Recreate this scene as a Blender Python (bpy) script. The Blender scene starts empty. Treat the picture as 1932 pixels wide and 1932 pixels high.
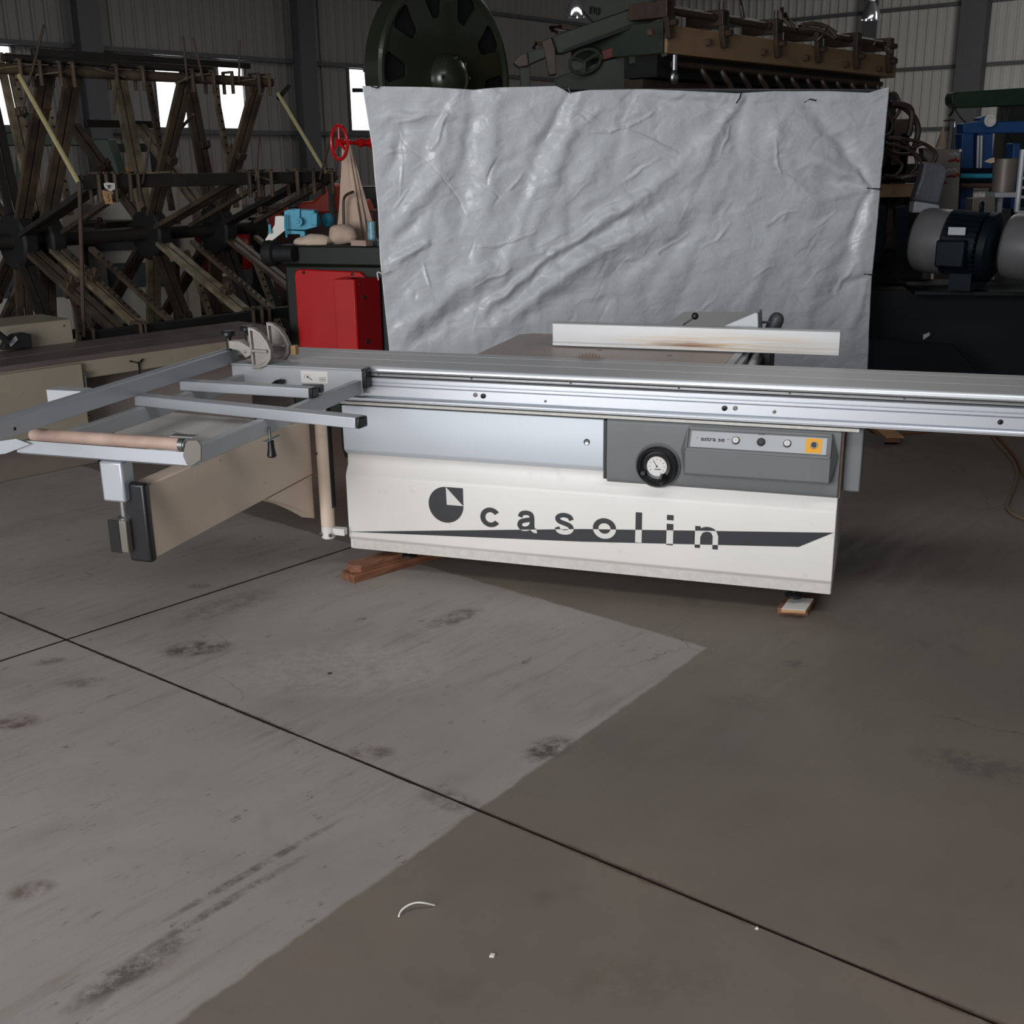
import bpy, bmesh, math, random
import numpy as np
from mathutils import Vector, Matrix, noise
random.seed(7)
SC = bpy.context.scene
COL = SC.collection
# ------------------------------------------------------------------ camera
H = 1.75; FPX = 2150.0; PITCH = math.atan(658 / 2150.0); ROLL = 0.0145
_f = np.array([0, math.cos(PITCH), -math.sin(PITCH)]); _r = np.array([1.0, 0, 0]); _u = np.cross(_r, _f)
_c, _s = math.cos(ROLL), math.sin(ROLL)
CR = _c * _r - _s * _u; CU = _s * _r + _c * _u; CF = _f
cam_data = bpy.data.cameras.new('camera'); cam = bpy.data.objects.new('camera', cam_data); COL.objects.link(cam)
cam_data.sensor_fit = 'HORIZONTAL'; cam_data.sensor_width = 36.0; cam_data.lens = 36.0 * FPX / 1932
cam_data.clip_start = 0.05; cam_data.clip_end = 300
cam.matrix_world = Matrix(((CR[0], CU[0], -CF[0], 0), (CR[1], CU[1], -CF[1], 0), (CR[2], CU[2], -CF[2], H), (0, 0, 0, 1)))
SC.camera = cam
# ------------------------------------------------------------------ light
SC.view_settings.view_transform = 'Standard'; SC.view_settings.look = 'None'
SC.view_settings.exposure = 0.14; SC.view_settings.gamma = 1.0; SC.view_settings.use_curve_mapping = False
world = bpy.data.worlds.new('world'); SC.world = world; world.use_nodes = True
bgn = world.node_tree.nodes['Background']; bgn.inputs[0].default_value = (0.80, 0.88, 1.0, 1); bgn.inputs[1].default_value = 0.16
def area(name, loc, target, sx, sy, power, color):
    l = bpy.data.lights.new(name, 'AREA'); l.shape = 'RECTANGLE'; l.size = sx; l.size_y = sy; l.energy = power; l.color = color
    o = bpy.data.objects.new(name, l); COL.objects.link(o); o.location = loc
    o.rotation_euler = (Vector(target) - Vector(loc)).to_track_quat('-Z', 'Y').to_euler(); return o
area('roller_door_daylight', (-4.6, -3.2, 2.2), (0.4, 4.6, 1.2), 5.5, 4.2, 620, (0.95, 0.97, 1.0))
area('roof_skylight_near', (1.0, 0.5, 6.1), (1.0, 1.2, 0), 7.0, 1.6, 210, (0.98, 0.99, 1.0))
area('roof_skylight_far', (1.5, 17.0, 6.1), (1.5, 17.0, 0), 12.0, 1.6, 250, (1, 0.98, 0.95))
area('roof_skylight_right', (9.5, 20.0, 6.1), (10.5, 28.0, 2.5), 1.6, 9.0, 520, (1, 0.98, 0.95))

# ------------------------------------------------------------------ projection helpers
CAMP = np.array([0, 0, H])
def ray(x, y): return CR * (x - 966) / FPX - CU * (y - 966) / FPX + CF
def at(x, y, D):
    d = ray(x, y); return CAMP + d * D / d[1]
def atz(x, y, z=0.0):
    d = ray(x, y); return CAMP + d * (z - H) / d[2]
def proj(p):
    v = np.array(p, float) - CAMP; d = v @ CF
    return 966 + FPX * (v @ CR) / d, 966 - FPX * (v @ CU) / d
class Frame:
    """a local frame: x along `deg`, y away to its left, z up"""
    def __init__(s, o, deg):
        s.o = np.array([o[0], o[1], 0.0]); s.a = math.radians(deg)
        s.ex = np.array([math.cos(s.a), math.sin(s.a), 0]); s.ey = np.array([-s.ex[1], s.ex[0], 0])
    def w(s, p): return s.o + s.ex * p[0] + s.ey * p[1] + np.array([0, 0, p[2]])
    def loc(s, q):
        q = np.array(q) - s.o; return np.array([q @ s.ex, q @ s.ey, q[2]])
    def px(s, x, y, off=0.0):
        d = ray(x, y); t = ((s.o + s.ey * off - CAMP) @ s.ey) / (d @ s.ey); return s.loc(CAMP + t * d)
    def side(s, x, y, xo=0.0):
        d = ray(x, y); t = ((s.o + s.ex * xo - CAMP) @ s.ex) / (d @ s.ex); return s.loc(CAMP + t * d)
    def pz(s, x, y, z): return s.loc(atz(x, y, z))
WORLD = Frame((0, 0), 0)

# ------------------------------------------------------------------ mesh builder
def basis(d, up=(0, 0, 1)):
    d = np.array(d, float); d /= np.linalg.norm(d); up = np.array(up, float)
    if abs(d @ up) > 0.98: up = np.array([0, 1.0, 0]) if abs(d[1]) < 0.9 else np.array([1.0, 0, 0])
    a = np.cross(d, up); a /= np.linalg.norm(a); b = np.cross(a, d); return d, a, b
class MB:
    def __init__(s, fr=None): s.fr = fr or WORLD; s.v = []; s.f = []; s.m = []; s.mi = 0
    def mat(s, i): s.mi = i; return s
    def add(s, vs, fs):
        n = len(s.v); s.v += [tuple(s.fr.w(p)) for p in vs]
        s.f += [tuple(i + n for i in f) for f in fs]; s.m += [s.mi] * len(fs); return s
    def box(s, x0, x1, y0, y1, z0, z1, taper=0.0):
        t = taper
        return s.add([(x0, y0, z0), (x1, y0, z0), (x1, y1, z0), (x0, y1, z0), (x0 + t, y0 + t, z1), (x1 - t, y0 + t, z1), (x1 - t, y1 - t, z1), (x0 + t, y1 - t, z1)],
                     [(0, 3, 2, 1), (4, 5, 6, 7), (0, 1, 5, 4), (1, 2, 6, 5), (2, 3, 7, 6), (3, 0, 4, 7)])
    def beam(s, p, q, w, h, up=(0, 0, 1)):
        p = np.array(p, float); q = np.array(q, float); d, a, b = basis(q - p, up); a = a * w / 2; b = b * h / 2
        vs = [p - a - b, p + a - b, p + a + b, p - a + b, q - a - b, q + a - b, q + a + b, q - a + b]
        return s.add(vs, [(0, 1, 2, 3), (7, 6, 5, 4), (0, 4, 5, 1), (1, 5, 6, 2), (2, 6, 7, 3), (3, 7, 4, 0)])
    def cyl(s, p, q, r, n=16, r2=None, caps=True):
        p = np.array(p, float); q = np.array(q, float); d, a, b = basis(q - p); r2 = r if r2 is None else r2
        vs = []; fs = []
        for i in range(n):
            t = 2 * math.pi * i / n; e = a * math.cos(t) + b * math.sin(t); vs += [p + e * r, q + e * r2]
        for i in range(n): j = (i + 1) % n; fs.append((2 * i, 2 * i + 1, 2 * j + 1, 2 * j))
        if caps: fs += [tuple(2 * i for i in range(n)), tuple(2 * i + 1 for i in reversed(range(n)))]
        return s.add(vs, fs)
    def lathe(s, p, d, prof, n=32):
        """prof: list of (along, radius)"""
        p = np.array(p, float); d, a, b = basis(d); vs = []; fs = []; k = len(prof)
        for i in range(n):
            t = 2 * math.pi * i / n; e = a * math.cos(t) + b * math.sin(t)
            vs += [p + d * l + e * max(r, 1e-4) for l, r in prof]
        for i in range(n):
            j = (i + 1) % n
            for m in range(k - 1): fs.append((i * k + m, i * k + m + 1, j * k + m + 1, j * k + m))
        return s.add(vs, fs)
    def tube(s, pts, r, n=8, closed=False):
        pts = [np.array(p, float) for p in pts]
        if not closed and 4 <= len(pts) <= 12:
            out = []
            for i in range(len(pts) - 1):
                p0, p1, p2, p3 = pts[max(i - 1, 0)], pts[i], pts[i + 1], pts[min(i + 2, len(pts) - 1)]
                for t in (0, .25, .5, .75): out.append(.5 * ((2 * p1) + (-p0 + p2) * t + (2 * p0 - 5 * p1 + 4 * p2 - p3) * t * t + (-p0 + 3 * p1 - 3 * p2 + p3) * t ** 3))
            pts = out + [pts[-1]]
        k = len(pts); vs = []; fs = []; prev = None
        for i, p in enumerate(pts):
            if closed: t = pts[(i + 1) % k] - pts[i - 1]
            else: t = pts[min(i + 1, k - 1)] - pts[max(i - 1, 0)]
            t = t / (np.linalg.norm(t) + 1e-9)
            if prev is None: _, a, b = basis(t)
            else:
                a = prev - t * (prev @ t); a /= np.linalg.norm(a) + 1e-9; b = np.cross(t, a)
            prev = a
            for j in range(n):
                g = 2 * math.pi * j / n; vs.append(p + a * r * math.cos(g) + b * r * math.sin(g))
        for i in range(k if closed else k - 1):
            for j in range(n):
                i2 = (i + 1) % k; j2 = (j + 1) % n; fs.append((i * n + j, i2 * n + j, i2 * n + j2, i * n + j2))
        if not closed: fs += [tuple(reversed(range(n))), tuple((k - 1) * n + j for j in range(n))]
        return s.add(vs, fs)
    def prism(s, poly, depth_vec):
        """poly: 3-D outline points; extruded by depth_vec"""
        poly = [np.array(p, float) for p in poly]; dv = np.array(depth_vec, float); n = len(poly)
        vs = poly + [p + dv for p in poly]
        fs = [tuple(range(n)), tuple(reversed(range(n, 2 * n)))] + [(i, i + n, (i + 1) % n + n, (i + 1) % n) for i in range(n)]
        return s.add(vs, fs)
    def xprism(s, prof, x0, x1, dx=None):
        """prof: (y,z) outline extruded along x"""
        n = len(prof); vs = [(x0, y, z) for y, z in prof] + [(x1, y, z) for y, z in prof]
        fs = [tuple(reversed(range(n))), tuple(range(n, 2 * n))] + [(i, (i + 1) % n, (i + 1) % n + n, i + n) for i in range(n)]
        return s.add(vs, fs)
    def sphere(s, c, r, n=12, sq=(1, 1, 1)):
        c = np.array(c, float); vs = []; fs = []; m = n // 2
        for i in range(m + 1):
            t = math.pi * i / m
            for j in range(n):
                g = 2 * math.pi * j / n; vs.append(c + r * np.array([math.sin(t) * math.cos(g) * sq[0], math.sin(t) * math.sin(g) * sq[1], math.cos(t) * sq[2]]))
        for i in range(m):
            for j in range(n): fs.append((i * n + j, (i + 1) * n + j, (i + 1) * n + (j + 1) % n, i * n + (j + 1) % n))
        return s.add(vs, fs)
    def build(s, name, mats, parent=None, bevel=0.0, smooth=True, label=None, seg=2):
        if not isinstance(mats, (list, tuple)): mats = [mats]
        inv = WM[parent.name].inverted() if parent is not None and parent.name in WM else Matrix.Identity(4)
        me = bpy.data.meshes.new(name); me.from_pydata([tuple(inv @ Vector(v)) for v in s.v], [], s.f); me.update()
        for m in mats: me.materials.append(m)
        if len(mats) > 1: me.polygons.foreach_set('material_index', s.m)
        bm = bmesh.new(); bm.from_mesh(me); bmesh.ops.remove_doubles(bm, verts=bm.verts, dist=1e-6); bmesh.ops.recalc_face_normals(bm, faces=bm.faces)
        bm.to_mesh(me); bm.free()
        o = bpy.data.objects.new(name, me); COL.objects.link(o)
        if smooth:
            me.polygons.foreach_set('use_smooth', [True] * len(me.polygons)); me.set_sharp_from_angle(angle=math.radians(32))
        if bevel:
            b = o.modifiers.new('bevel', 'BEVEL'); b.width = bevel; b.segments = seg; b.limit_method = 'ANGLE'; b.angle_limit = math.radians(35); b.harden_normals = False
        if parent is not None:
            o.parent = parent; WM[o.name] = WM[parent.name]
        else: WM[o.name] = Matrix.Identity(4)
        if label: o['label'] = label
        return o
WM = {}
def tag(o, label, cat, group=None, kind=None):
    o['label'] = label; o['category'] = cat
    if group: o['group'] = group
    if kind: o['kind'] = kind
    return o
def thing(name, label, cat, loc, deg=0, group=None):
    o = bpy.data.objects.new(name, None); COL.objects.link(o); o.empty_display_size = 0.1
    o.location = tuple(loc); o.rotation_euler = (0, 0, math.radians(deg))
    WM[o.name] = Matrix.Translation(Vector(tuple(loc))) @ Matrix.Rotation(math.radians(deg), 4, 'Z')
    return tag(o, label, cat, group)
def struct(o): o['kind'] = 'structure'; return o

# ------------------------------------------------------------------ materials
def lin(c):
    c = c / 255.0; return c / 12.92 if c <= 0.04045 else ((c + 0.055) / 1.055) ** 2.4
def rgb(r, g, b): return (lin(r), lin(g), lin(b), 1)
def mat(name, col, rough=0.5, metal=0.0, var=0.12, scale=6.0, bump=0.0, bscale=60.0, col2=None, grime=0.0, stretch=None, spec=0.5, coat=0.0, aniso=0.0):
    m = bpy.data.materials.new(name); m.use_nodes = True; nt = m.node_tree; N = nt.nodes; L = nt.links; b = N['Principled BSDF']
    b.inputs['Roughness'].default_value = rough; b.inputs['Metallic'].default_value = metal; b.inputs['Specular IOR Level'].default_value = spec
    b.inputs['Coat Weight'].default_value = coat; b.inputs['Coat Roughness'].default_value = 0.15
    if aniso: b.inputs['Anisotropic'].default_value = aniso
    tc = N.new('ShaderNodeTexCoord'); mp = N.new('ShaderNodeMapping'); L.new(tc.outputs['Object'], mp.inputs[0])
    if stretch: mp.inputs['Scale'].default_value = stretch
    n1 = N.new('ShaderNodeTexNoise'); n1.inputs['Scale'].default_value = scale; n1.inputs['Detail'].default_value = 6; L.new(mp.outputs[0], n1.inputs[0])
    rp = N.new('ShaderNodeMapRange'); rp.inputs[1].default_value = 0.3; rp.inputs[2].default_value = 0.7; L.new(n1.outputs[0], rp.inputs[0])
    mx = N.new('ShaderNodeMix'); mx.data_type = 'RGBA'; L.new(rp.outputs[0], mx.inputs[0])
    c2 = col2 or tuple(min(1, c * (1 + var)) for c in col[:3]) + (1,); c1 = col if col2 else tuple(c * (1 - var) for c in col[:3]) + (1,)
    mx.inputs[6].default_value = c1; mx.inputs[7].default_value = c2; out = mx.outputs[2]
    if grime:
        n2 = N.new('ShaderNodeTexNoise'); n2.inputs['Scale'].default_value = scale * 3.1; n2.inputs['Detail'].default_value = 10; n2.inputs['Roughness'].default_value = 0.7; L.new(tc.outputs['Object'], n2.inputs[0])
        r2 = N.new('ShaderNodeMapRange'); r2.inputs[1].default_value = 0.60; r2.inputs[2].default_value = 0.72; r2.inputs[4].default_value = grime; L.new(n2.outputs[0], r2.inputs[0])
        m2 = N.new('ShaderNodeMix'); m2.data_type = 'RGBA'; L.new(r2.outputs[0], m2.inputs[0]); L.new(out, m2.inputs[6]); m2.inputs[7].default_value = (0.035, 0.024, 0.017, 1); out = m2.outputs[2]
    L.new(out, b.inputs['Base Color'])
    if bump:
        n3 = N.new('ShaderNodeTexNoise'); n3.inputs['Scale'].default_value = bscale; n3.inputs['Detail'].default_value = 4; L.new(mp.outputs[0], n3.inputs[0])
        bp = N.new('ShaderNodeBump'); bp.inputs['Strength'].default_value = bump; bp.inputs['Distance'].default_value = 0.01; L.new(n3.outputs[0], bp.inputs['Height']); L.new(bp.outputs[0], b.inputs['Normal'])
    return m
def emis(name, col, st):
    m = bpy.data.materials.new(name); m.use_nodes = True; b = m.node_tree.nodes['Principled BSDF']
    b.inputs['Base Color'].default_value = (0.8, 0.8, 0.8, 1); b.inputs['Emission Color'].default_value = col; b.inputs['Emission Strength'].default_value = st; return m
M_white = mat('white_enamel', rgb(214, 210, 204), 0.38, var=0.03, scale=2.2, grime=0.25)
M_flange = mat('scuffed_white_enamel', rgb(196, 192, 184), 0.5, var=0.08, scale=40, grime=0.55)
M_cream = mat('cream_enamel', rgb(210, 190, 170), 0.45, var=0.04, scale=3, grime=0.15)
M_creamd = mat('aged_cream_enamel', rgb(142, 132, 116), 0.5, var=0.07, scale=3, grime=0.35)
M_alu = mat('brushed_aluminium', rgb(200, 203, 208), 0.38, 0.85, 0.02, 3, 0.006, 160, stretch=(0.03, 1, 1), aniso=0.4)
M_aluface = mat('anodised_aluminium', rgb(178, 181, 186), 0.46, 0.55, 0.03, 2, 0.02, 200, stretch=(0.05, 1, 1))
M_alutop = mat('worn_aluminium_top', rgb(196, 194, 194), 0.46, 0.35, 0.06, 2.5, 0.05, 160, stretch=(0.12, 3, 1), grime=0.05)
M_silver = mat('silver_paint', rgb(203, 208, 214), 0.55, 0.12, 0.02, 2)
M_grey = mat('grey_textured_plastic', rgb(108, 110, 110), 0.5, var=0.04, scale=3, bump=0.10, bscale=420)
M_lgrey = mat('light_grey_enamel', rgb(168, 170, 172), 0.45, 0.2, 0.05, 4, grime=0.06)
M_dgrey = mat('dark_grey_paint', rgb(62, 62, 64), 0.5, var=0.06)
M_black = mat('black_plastic', rgb(24, 24, 26), 0.36, var=0.1)
M_mattblack = mat('matt_black', rgb(15, 15, 16), 0.7, var=0.1)
M_decal = mat('black_decal', rgb(38, 38, 42), 0.45, var=0.05)
M_decalw = mat('white_decal', rgb(214, 210, 204), 0.4, var=0.02)
M_yellow = mat('yellow_label', rgb(225, 160, 30), 0.5, var=0.03)
M_steel = mat('steel', rgb(150, 150, 150), 0.3, 0.9, 0.08, 20)
M_cast = mat('cast_aluminium', rgb(158, 150, 144), 0.5, 0.4, 0.08, 18, 0.05, 90, grime=0.3)
M_iron = mat('ground_iron_table', rgb(150, 142, 138), 0.45, 0.25, 0.12, 6, 0.02, 200, col2=rgb(174, 154, 144))
M_fence = mat('stained_aluminium_fence', rgb(186, 185, 184), 0.45, 0.35, 0.03, 3.0)
def stain(m, c, sx, sz, col, amt):
    nt = m.node_tree; N = nt.nodes; L = nt.links; b = N['Principled BSDF']; src = b.inputs['Base Color'].links[0].from_socket
    tc = N.new('ShaderNodeTexCoord'); mp = N.new('ShaderNodeMapping'); mp.vector_type = 'TEXTURE'; mp.inputs['Location'].default_value = c; mp.inputs['Scale'].default_value = (sx, 1, sz); L.new(tc.outputs['Object'], mp.inputs[0])
    g = N.new('ShaderNodeTexGradient'); g.gradient_type = 'SPHERICAL'; L.new(mp.outputs[0], g.inputs[0])
    n = N.new('ShaderNodeTexNoise'); n.inputs['Scale'].default_value = 3; n.inputs['Detail'].default_value = 8; mm = N.new('ShaderNodeMapping'); mm.inputs['Scale'].default_value = (1.5, 1, 40); L.new(tc.outputs['Object'], mm.inputs[0]); L.new(mm.outputs[0], n.inputs[0])
    r_ = N.new('ShaderNodeMapRange'); r_.inputs[1].default_value = .35; r_.inputs[2].default_value = .65; L.new(n.outputs[0], r_.inputs[0])
    q = N.new('ShaderNodeMath'); q.operation = 'MULTIPLY'; L.new(g.outputs[0], q.inputs[0]); L.new(r_.outputs[0], q.inputs[1]); q2 = N.new('ShaderNodeMath'); q2.operation = 'MULTIPLY'; q2.use_clamp = True; L.new(q.outputs[0], q2.inputs[0]); q2.inputs[1].default_value = amt
    x = N.new('ShaderNodeMix'); x.data_type = 'RGBA'; L.new(q2.outputs[0], x.inputs[0]); L.new(src, x.inputs[6]); x.inputs[7].default_value = col; L.new(x.outputs[2], b.inputs['Base Color'])
M_fence2 = mat('aluminium_edge_highlight', rgb(222, 224, 228), 0.34, 0.5, 0.03, 3.0)
M_pale2 = mat('pale_grey_laminate', rgb(206, 202, 198), 0.5, var=0.03)
M_blade = mat('saw_blade_steel', rgb(92, 74, 64), 0.5, 0.4, 0.1, 20)
M_rust = mat('rusty_edge', rgb(84, 64, 52), 0.7, var=0.25, scale=30)
M_tube = mat('cardboard_roller', rgb(178, 152, 138), 0.6, var=0.07, scale=9, col2=rgb(150, 124, 112))
M_wood = mat('worn_timber', rgb(140, 90, 62), 0.75, var=0.25, scale=8, col2=rgb(92, 58, 42), bump=0.2, bscale=60, stretch=(1, 6, 6))
M_woodl = mat('pale_timber', rgb(176, 134, 94), 0.7, var=0.2, scale=10, bump=0.15, stretch=(1, 5, 5))
M_rod = mat('oily_steel_bar', rgb(100, 84, 68), 0.55, 0.35, 0.25, 5, 0.25, 60, col2=rgb(58, 48, 42), grime=0.6)
M_rodl = mat('worn_bright_bar', rgb(150, 136, 112), 0.5, 0.35, 0.2, 9, 0.2, 60, col2=rgb(96, 84, 68), grime=0.5)
M_rodd = mat('dark_steel_beam', rgb(44, 40, 38), 0.55, 0.3, 0.2, 6, grime=0.4)
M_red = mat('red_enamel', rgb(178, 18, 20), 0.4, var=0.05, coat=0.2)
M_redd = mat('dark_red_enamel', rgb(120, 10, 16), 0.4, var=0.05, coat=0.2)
M_dgreen = mat('dark_green_enamel', rgb(20, 26, 20), 0.5, var=0.1, grime=0.3)
M_gloss = mat('glossy_dark_green', rgb(44, 48, 34), 0.32, var=0.1, coat=0.5)
M_pgreen = mat('grimy_press_green', rgb(42, 50, 40), 0.6, var=0.15, scale=4, grime=0.8)
M_brown = mat('grimy_press_brown', rgb(150, 120, 88), 0.6, var=0.12, scale=3, grime=0.5)
M_grease = mat('greasy_brown_steel', rgb(68, 54, 44), 0.5, 0.2, 0.25, 12, grime=0.7)
M_hose = mat('black_rubber_hose', rgb(50, 40, 34), 0.5, var=0.2, scale=10)
M_blue = mat('blue_enamel', rgb(20, 66, 118), 0.5, var=0.1, grime=0.2)
M_nblue = mat('navy_enamel', rgb(10, 22, 30), 0.45, var=0.12, grime=0.3, spec=0.2)
M_cowl = mat('grey_cowl_paint', rgb(118, 117, 118), 0.35, 0.3, 0.08, 5)
M_tank = mat('black_navy_enamel', rgb(9, 12, 18), 0.5, var=0.15, spec=.3)
M_cyan = mat('turquoise_enamel', rgb(50, 150, 178), 0.5, var=0.1)
M_orange = mat('orange_enamel', rgb(196, 52, 22), 0.5, var=0.1)
M_green = mat('bottle_green_enamel', rgb(18, 44, 28), 0.5, var=0.15, grime=0.3)
M_bgcream = mat('pale_grey_machine', rgb(150, 145, 134), 0.6, var=0.05, scale=2)
M_ss = mat('dull_stainless', rgb(112, 106, 98), 0.45, 0.3, 0.12, 5, grime=0.25)
M_cloth = mat('beige_canvas', rgb(196, 170, 152), 0.9, var=0.06, scale=8, bump=0.2, bscale=200)
M_wallm = mat('grey_corrugated_steel', rgb(128, 126, 124), 0.6, 0.1, 0.06, 0.6)
M_wallb = mat('pale_corrugated_steel', rgb(172, 171, 166), 0.6, 0.1, 0.05, 0.6)
M_frame = mat('grey_steel_column', rgb(76, 76, 80), 0.6, var=0.06)
M_roof = mat('dark_roof_sheet', rgb(40, 38, 38), 0.8, var=0.1)
M_pane = emis('bright_window_pane', (1, 1, 1, 1), 2.2)
M_lampglass = mat('clear_lamp_reflector', rgb(200, 200, 205), 0.12, 0.9, 0.02)
M_cord = mat('orange_brown_cord', rgb(120, 66, 48), 0.6, var=0.1)
M_cordg = mat('dusty_brown_cord', rgb(104, 84, 68), 0.7, var=0.1)
M_dark = mat('joint_dirt', rgb(44, 32, 25), 0.95, var=0.3, scale=30)

# ------------------------------------------------------------------ floor material
SH = math.radians(49); EA = np.array([math.cos(SH), math.sin(SH), 0]); EB = np.array([math.sin(SH), -math.cos(SH), 0])
def floor_material():
    m = bpy.data.materials.new('worn_painted_concrete'); m.use_nodes = True; nt = m.node_tree; N = nt.nodes; L = nt.links; b = N['Principled BSDF']
    g = N.new('ShaderNodeNewGeometry'); P = g.outputs['Position']
    def noi(scale, det=6, rough=0.6, sc=(1, 1, 1), rot=0.0, dist=0.0):
        mp = N.new('ShaderNodeMapping'); mp.inputs['Rotation'].default_value = (0, 0, rot); mp.inputs['Scale'].default_value = sc
        mr = N.new('ShaderNodeMapping'); mr.inputs['Rotation'].default_value = (0, 0, rot); L.new(P, mr.inputs[0])
        ms = N.new('ShaderNodeMapping'); ms.inputs['Scale'].default_value = sc; L.new(mr.outputs[0], ms.inputs[0])
        n = N.new('ShaderNodeTexNoise'); n.inputs['Scale'].default_value = scale; n.inputs['Detail'].default_value = det; n.inputs['Roughness'].default_value = rough; n.inputs['Distortion'].default_value = dist
        L.new(ms.outputs[0], n.inputs[0]); return n.outputs[0]
    def rng(x, a, b_, c=0.0, d=1.0):
        r = N.new('ShaderNodeMapRange'); r.inputs[1].default_value = a; r.inputs[2].default_value = b_; r.inputs[3].default_value = c; r.inputs[4].default_value = d; L.new(x, r.inputs[0]); return r.outputs[0]
    def math_(op, x, y):
        q = N.new('ShaderNodeMath'); q.operation = op
        for i, k in enumerate((x, y)):
            if isinstance(k, (int, float)): q.inputs[i].default_value = k
            else: L.new(k, q.inputs[i])
        return q.outputs[0]
    def mix(f, a, c):
        q = N.new('ShaderNodeMix'); q.data_type = 'RGBA'
        if isinstance(f, (int, float)): q.inputs[0].default_value = f
        else: L.new(f, q.inputs[0])
        for i, k in ((6, a), (7, c)):
            if isinstance(k, tuple): q.inputs[i].default_value = k
            else: L.new(k, q.inputs[i])
        return q.outputs[2]
    def half(p, q, wob):
        """1 on the left of p->q"""
        p = np.array(p[:2]); q = np.array(q[:2]); d = (q - p) / np.linalg.norm(q - p); n = np.array([-d[1], d[0]])
        dp = N.new('ShaderNodeVectorMath'); dp.operation = 'DOT_PRODUCT'; L.new(P, dp.inputs[0]); dp.inputs[1].default_value = (n[0], n[1], 0)
        v = math_('SUBTRACT', dp.outputs['Value'], float(p @ n)); v = math_('ADD', v, wob); return rng(v, -0.006, 0.006)
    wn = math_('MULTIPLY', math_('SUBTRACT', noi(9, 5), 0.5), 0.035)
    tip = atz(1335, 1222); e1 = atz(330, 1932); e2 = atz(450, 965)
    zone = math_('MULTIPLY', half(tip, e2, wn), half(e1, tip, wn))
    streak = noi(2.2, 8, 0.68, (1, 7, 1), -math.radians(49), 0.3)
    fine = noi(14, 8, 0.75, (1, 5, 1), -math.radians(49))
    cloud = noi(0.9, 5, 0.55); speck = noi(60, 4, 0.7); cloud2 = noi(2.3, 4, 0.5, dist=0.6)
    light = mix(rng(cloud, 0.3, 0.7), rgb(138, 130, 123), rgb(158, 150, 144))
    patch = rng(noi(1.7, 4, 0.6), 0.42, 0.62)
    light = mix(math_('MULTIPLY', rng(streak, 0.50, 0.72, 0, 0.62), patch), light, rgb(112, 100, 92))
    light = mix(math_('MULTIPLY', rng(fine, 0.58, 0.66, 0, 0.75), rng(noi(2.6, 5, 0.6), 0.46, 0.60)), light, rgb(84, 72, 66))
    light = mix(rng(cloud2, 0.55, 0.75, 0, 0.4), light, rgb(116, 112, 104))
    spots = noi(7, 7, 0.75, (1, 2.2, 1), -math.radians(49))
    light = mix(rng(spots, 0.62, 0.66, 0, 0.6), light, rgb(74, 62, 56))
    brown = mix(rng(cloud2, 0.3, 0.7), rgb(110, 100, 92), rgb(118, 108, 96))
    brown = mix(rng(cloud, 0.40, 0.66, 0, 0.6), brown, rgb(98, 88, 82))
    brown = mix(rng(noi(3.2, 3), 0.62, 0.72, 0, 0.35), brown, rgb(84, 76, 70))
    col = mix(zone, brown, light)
    col = mix(rng(speck, 0.60, 0.75, 0, 0.12), col, (0.02, 0.016, 0.012, 1))
    def linedist(p, d):
        n = np.array([-d[1], d[0]]); dp = N.new('ShaderNodeVectorMath'); dp.operation = 'DOT_PRODUCT'; L.new(P, dp.inputs[0]); dp.inputs[1].default_value = (n[0], n[1], 0)
        return math_('ABSOLUTE', math_('SUBTRACT', dp.outputs['Value'], float(p[:2] @ n)), 0)
    jx = atz(125, 1207); jd = atz(1880, 1932) - jx; jd /= np.linalg.norm(jd); kd = atz(640, 1040) - jx; kd /= np.linalg.norm(kd)
    edge_n = noi(18, 6, .7)
    for dd_, amt in ((jd, .85), (kd, .45)):
        d_ = linedist(jx, dd_); wv = rng(noi(1.1, 5, .6), .45, .72, .010, .030)
        q = math_('DIVIDE', d_, math_('MULTIPLY', wv, rng(edge_n, .3, .7, .3, 1.3))); col = mix(math_('MULTIPLY', rng(q, .3, 1.0, 1, 0), amt), col, rgb(74, 56, 46))
    def blot(px_, py_, rx, ry, ang, amt, c_):
        q = atz(px_, py_); mp = N.new('ShaderNodeMapping'); mp.vector_type = 'TEXTURE'; mp.inputs['Location'].default_value = tuple(q); mp.inputs['Rotation'].default_value = (0, 0, math.radians(ang)); mp.inputs['Scale'].default_value = (rx, ry, 1)
        L.new(P, mp.inputs[0]); gr = N.new('ShaderNodeTexGradient'); gr.gradient_type = 'SPHERICAL'; L.new(mp.outputs[0], gr.inputs[0]); return (gr.outputs[0], amt, c_)
    bn = noi(16, 8, .75)
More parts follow.
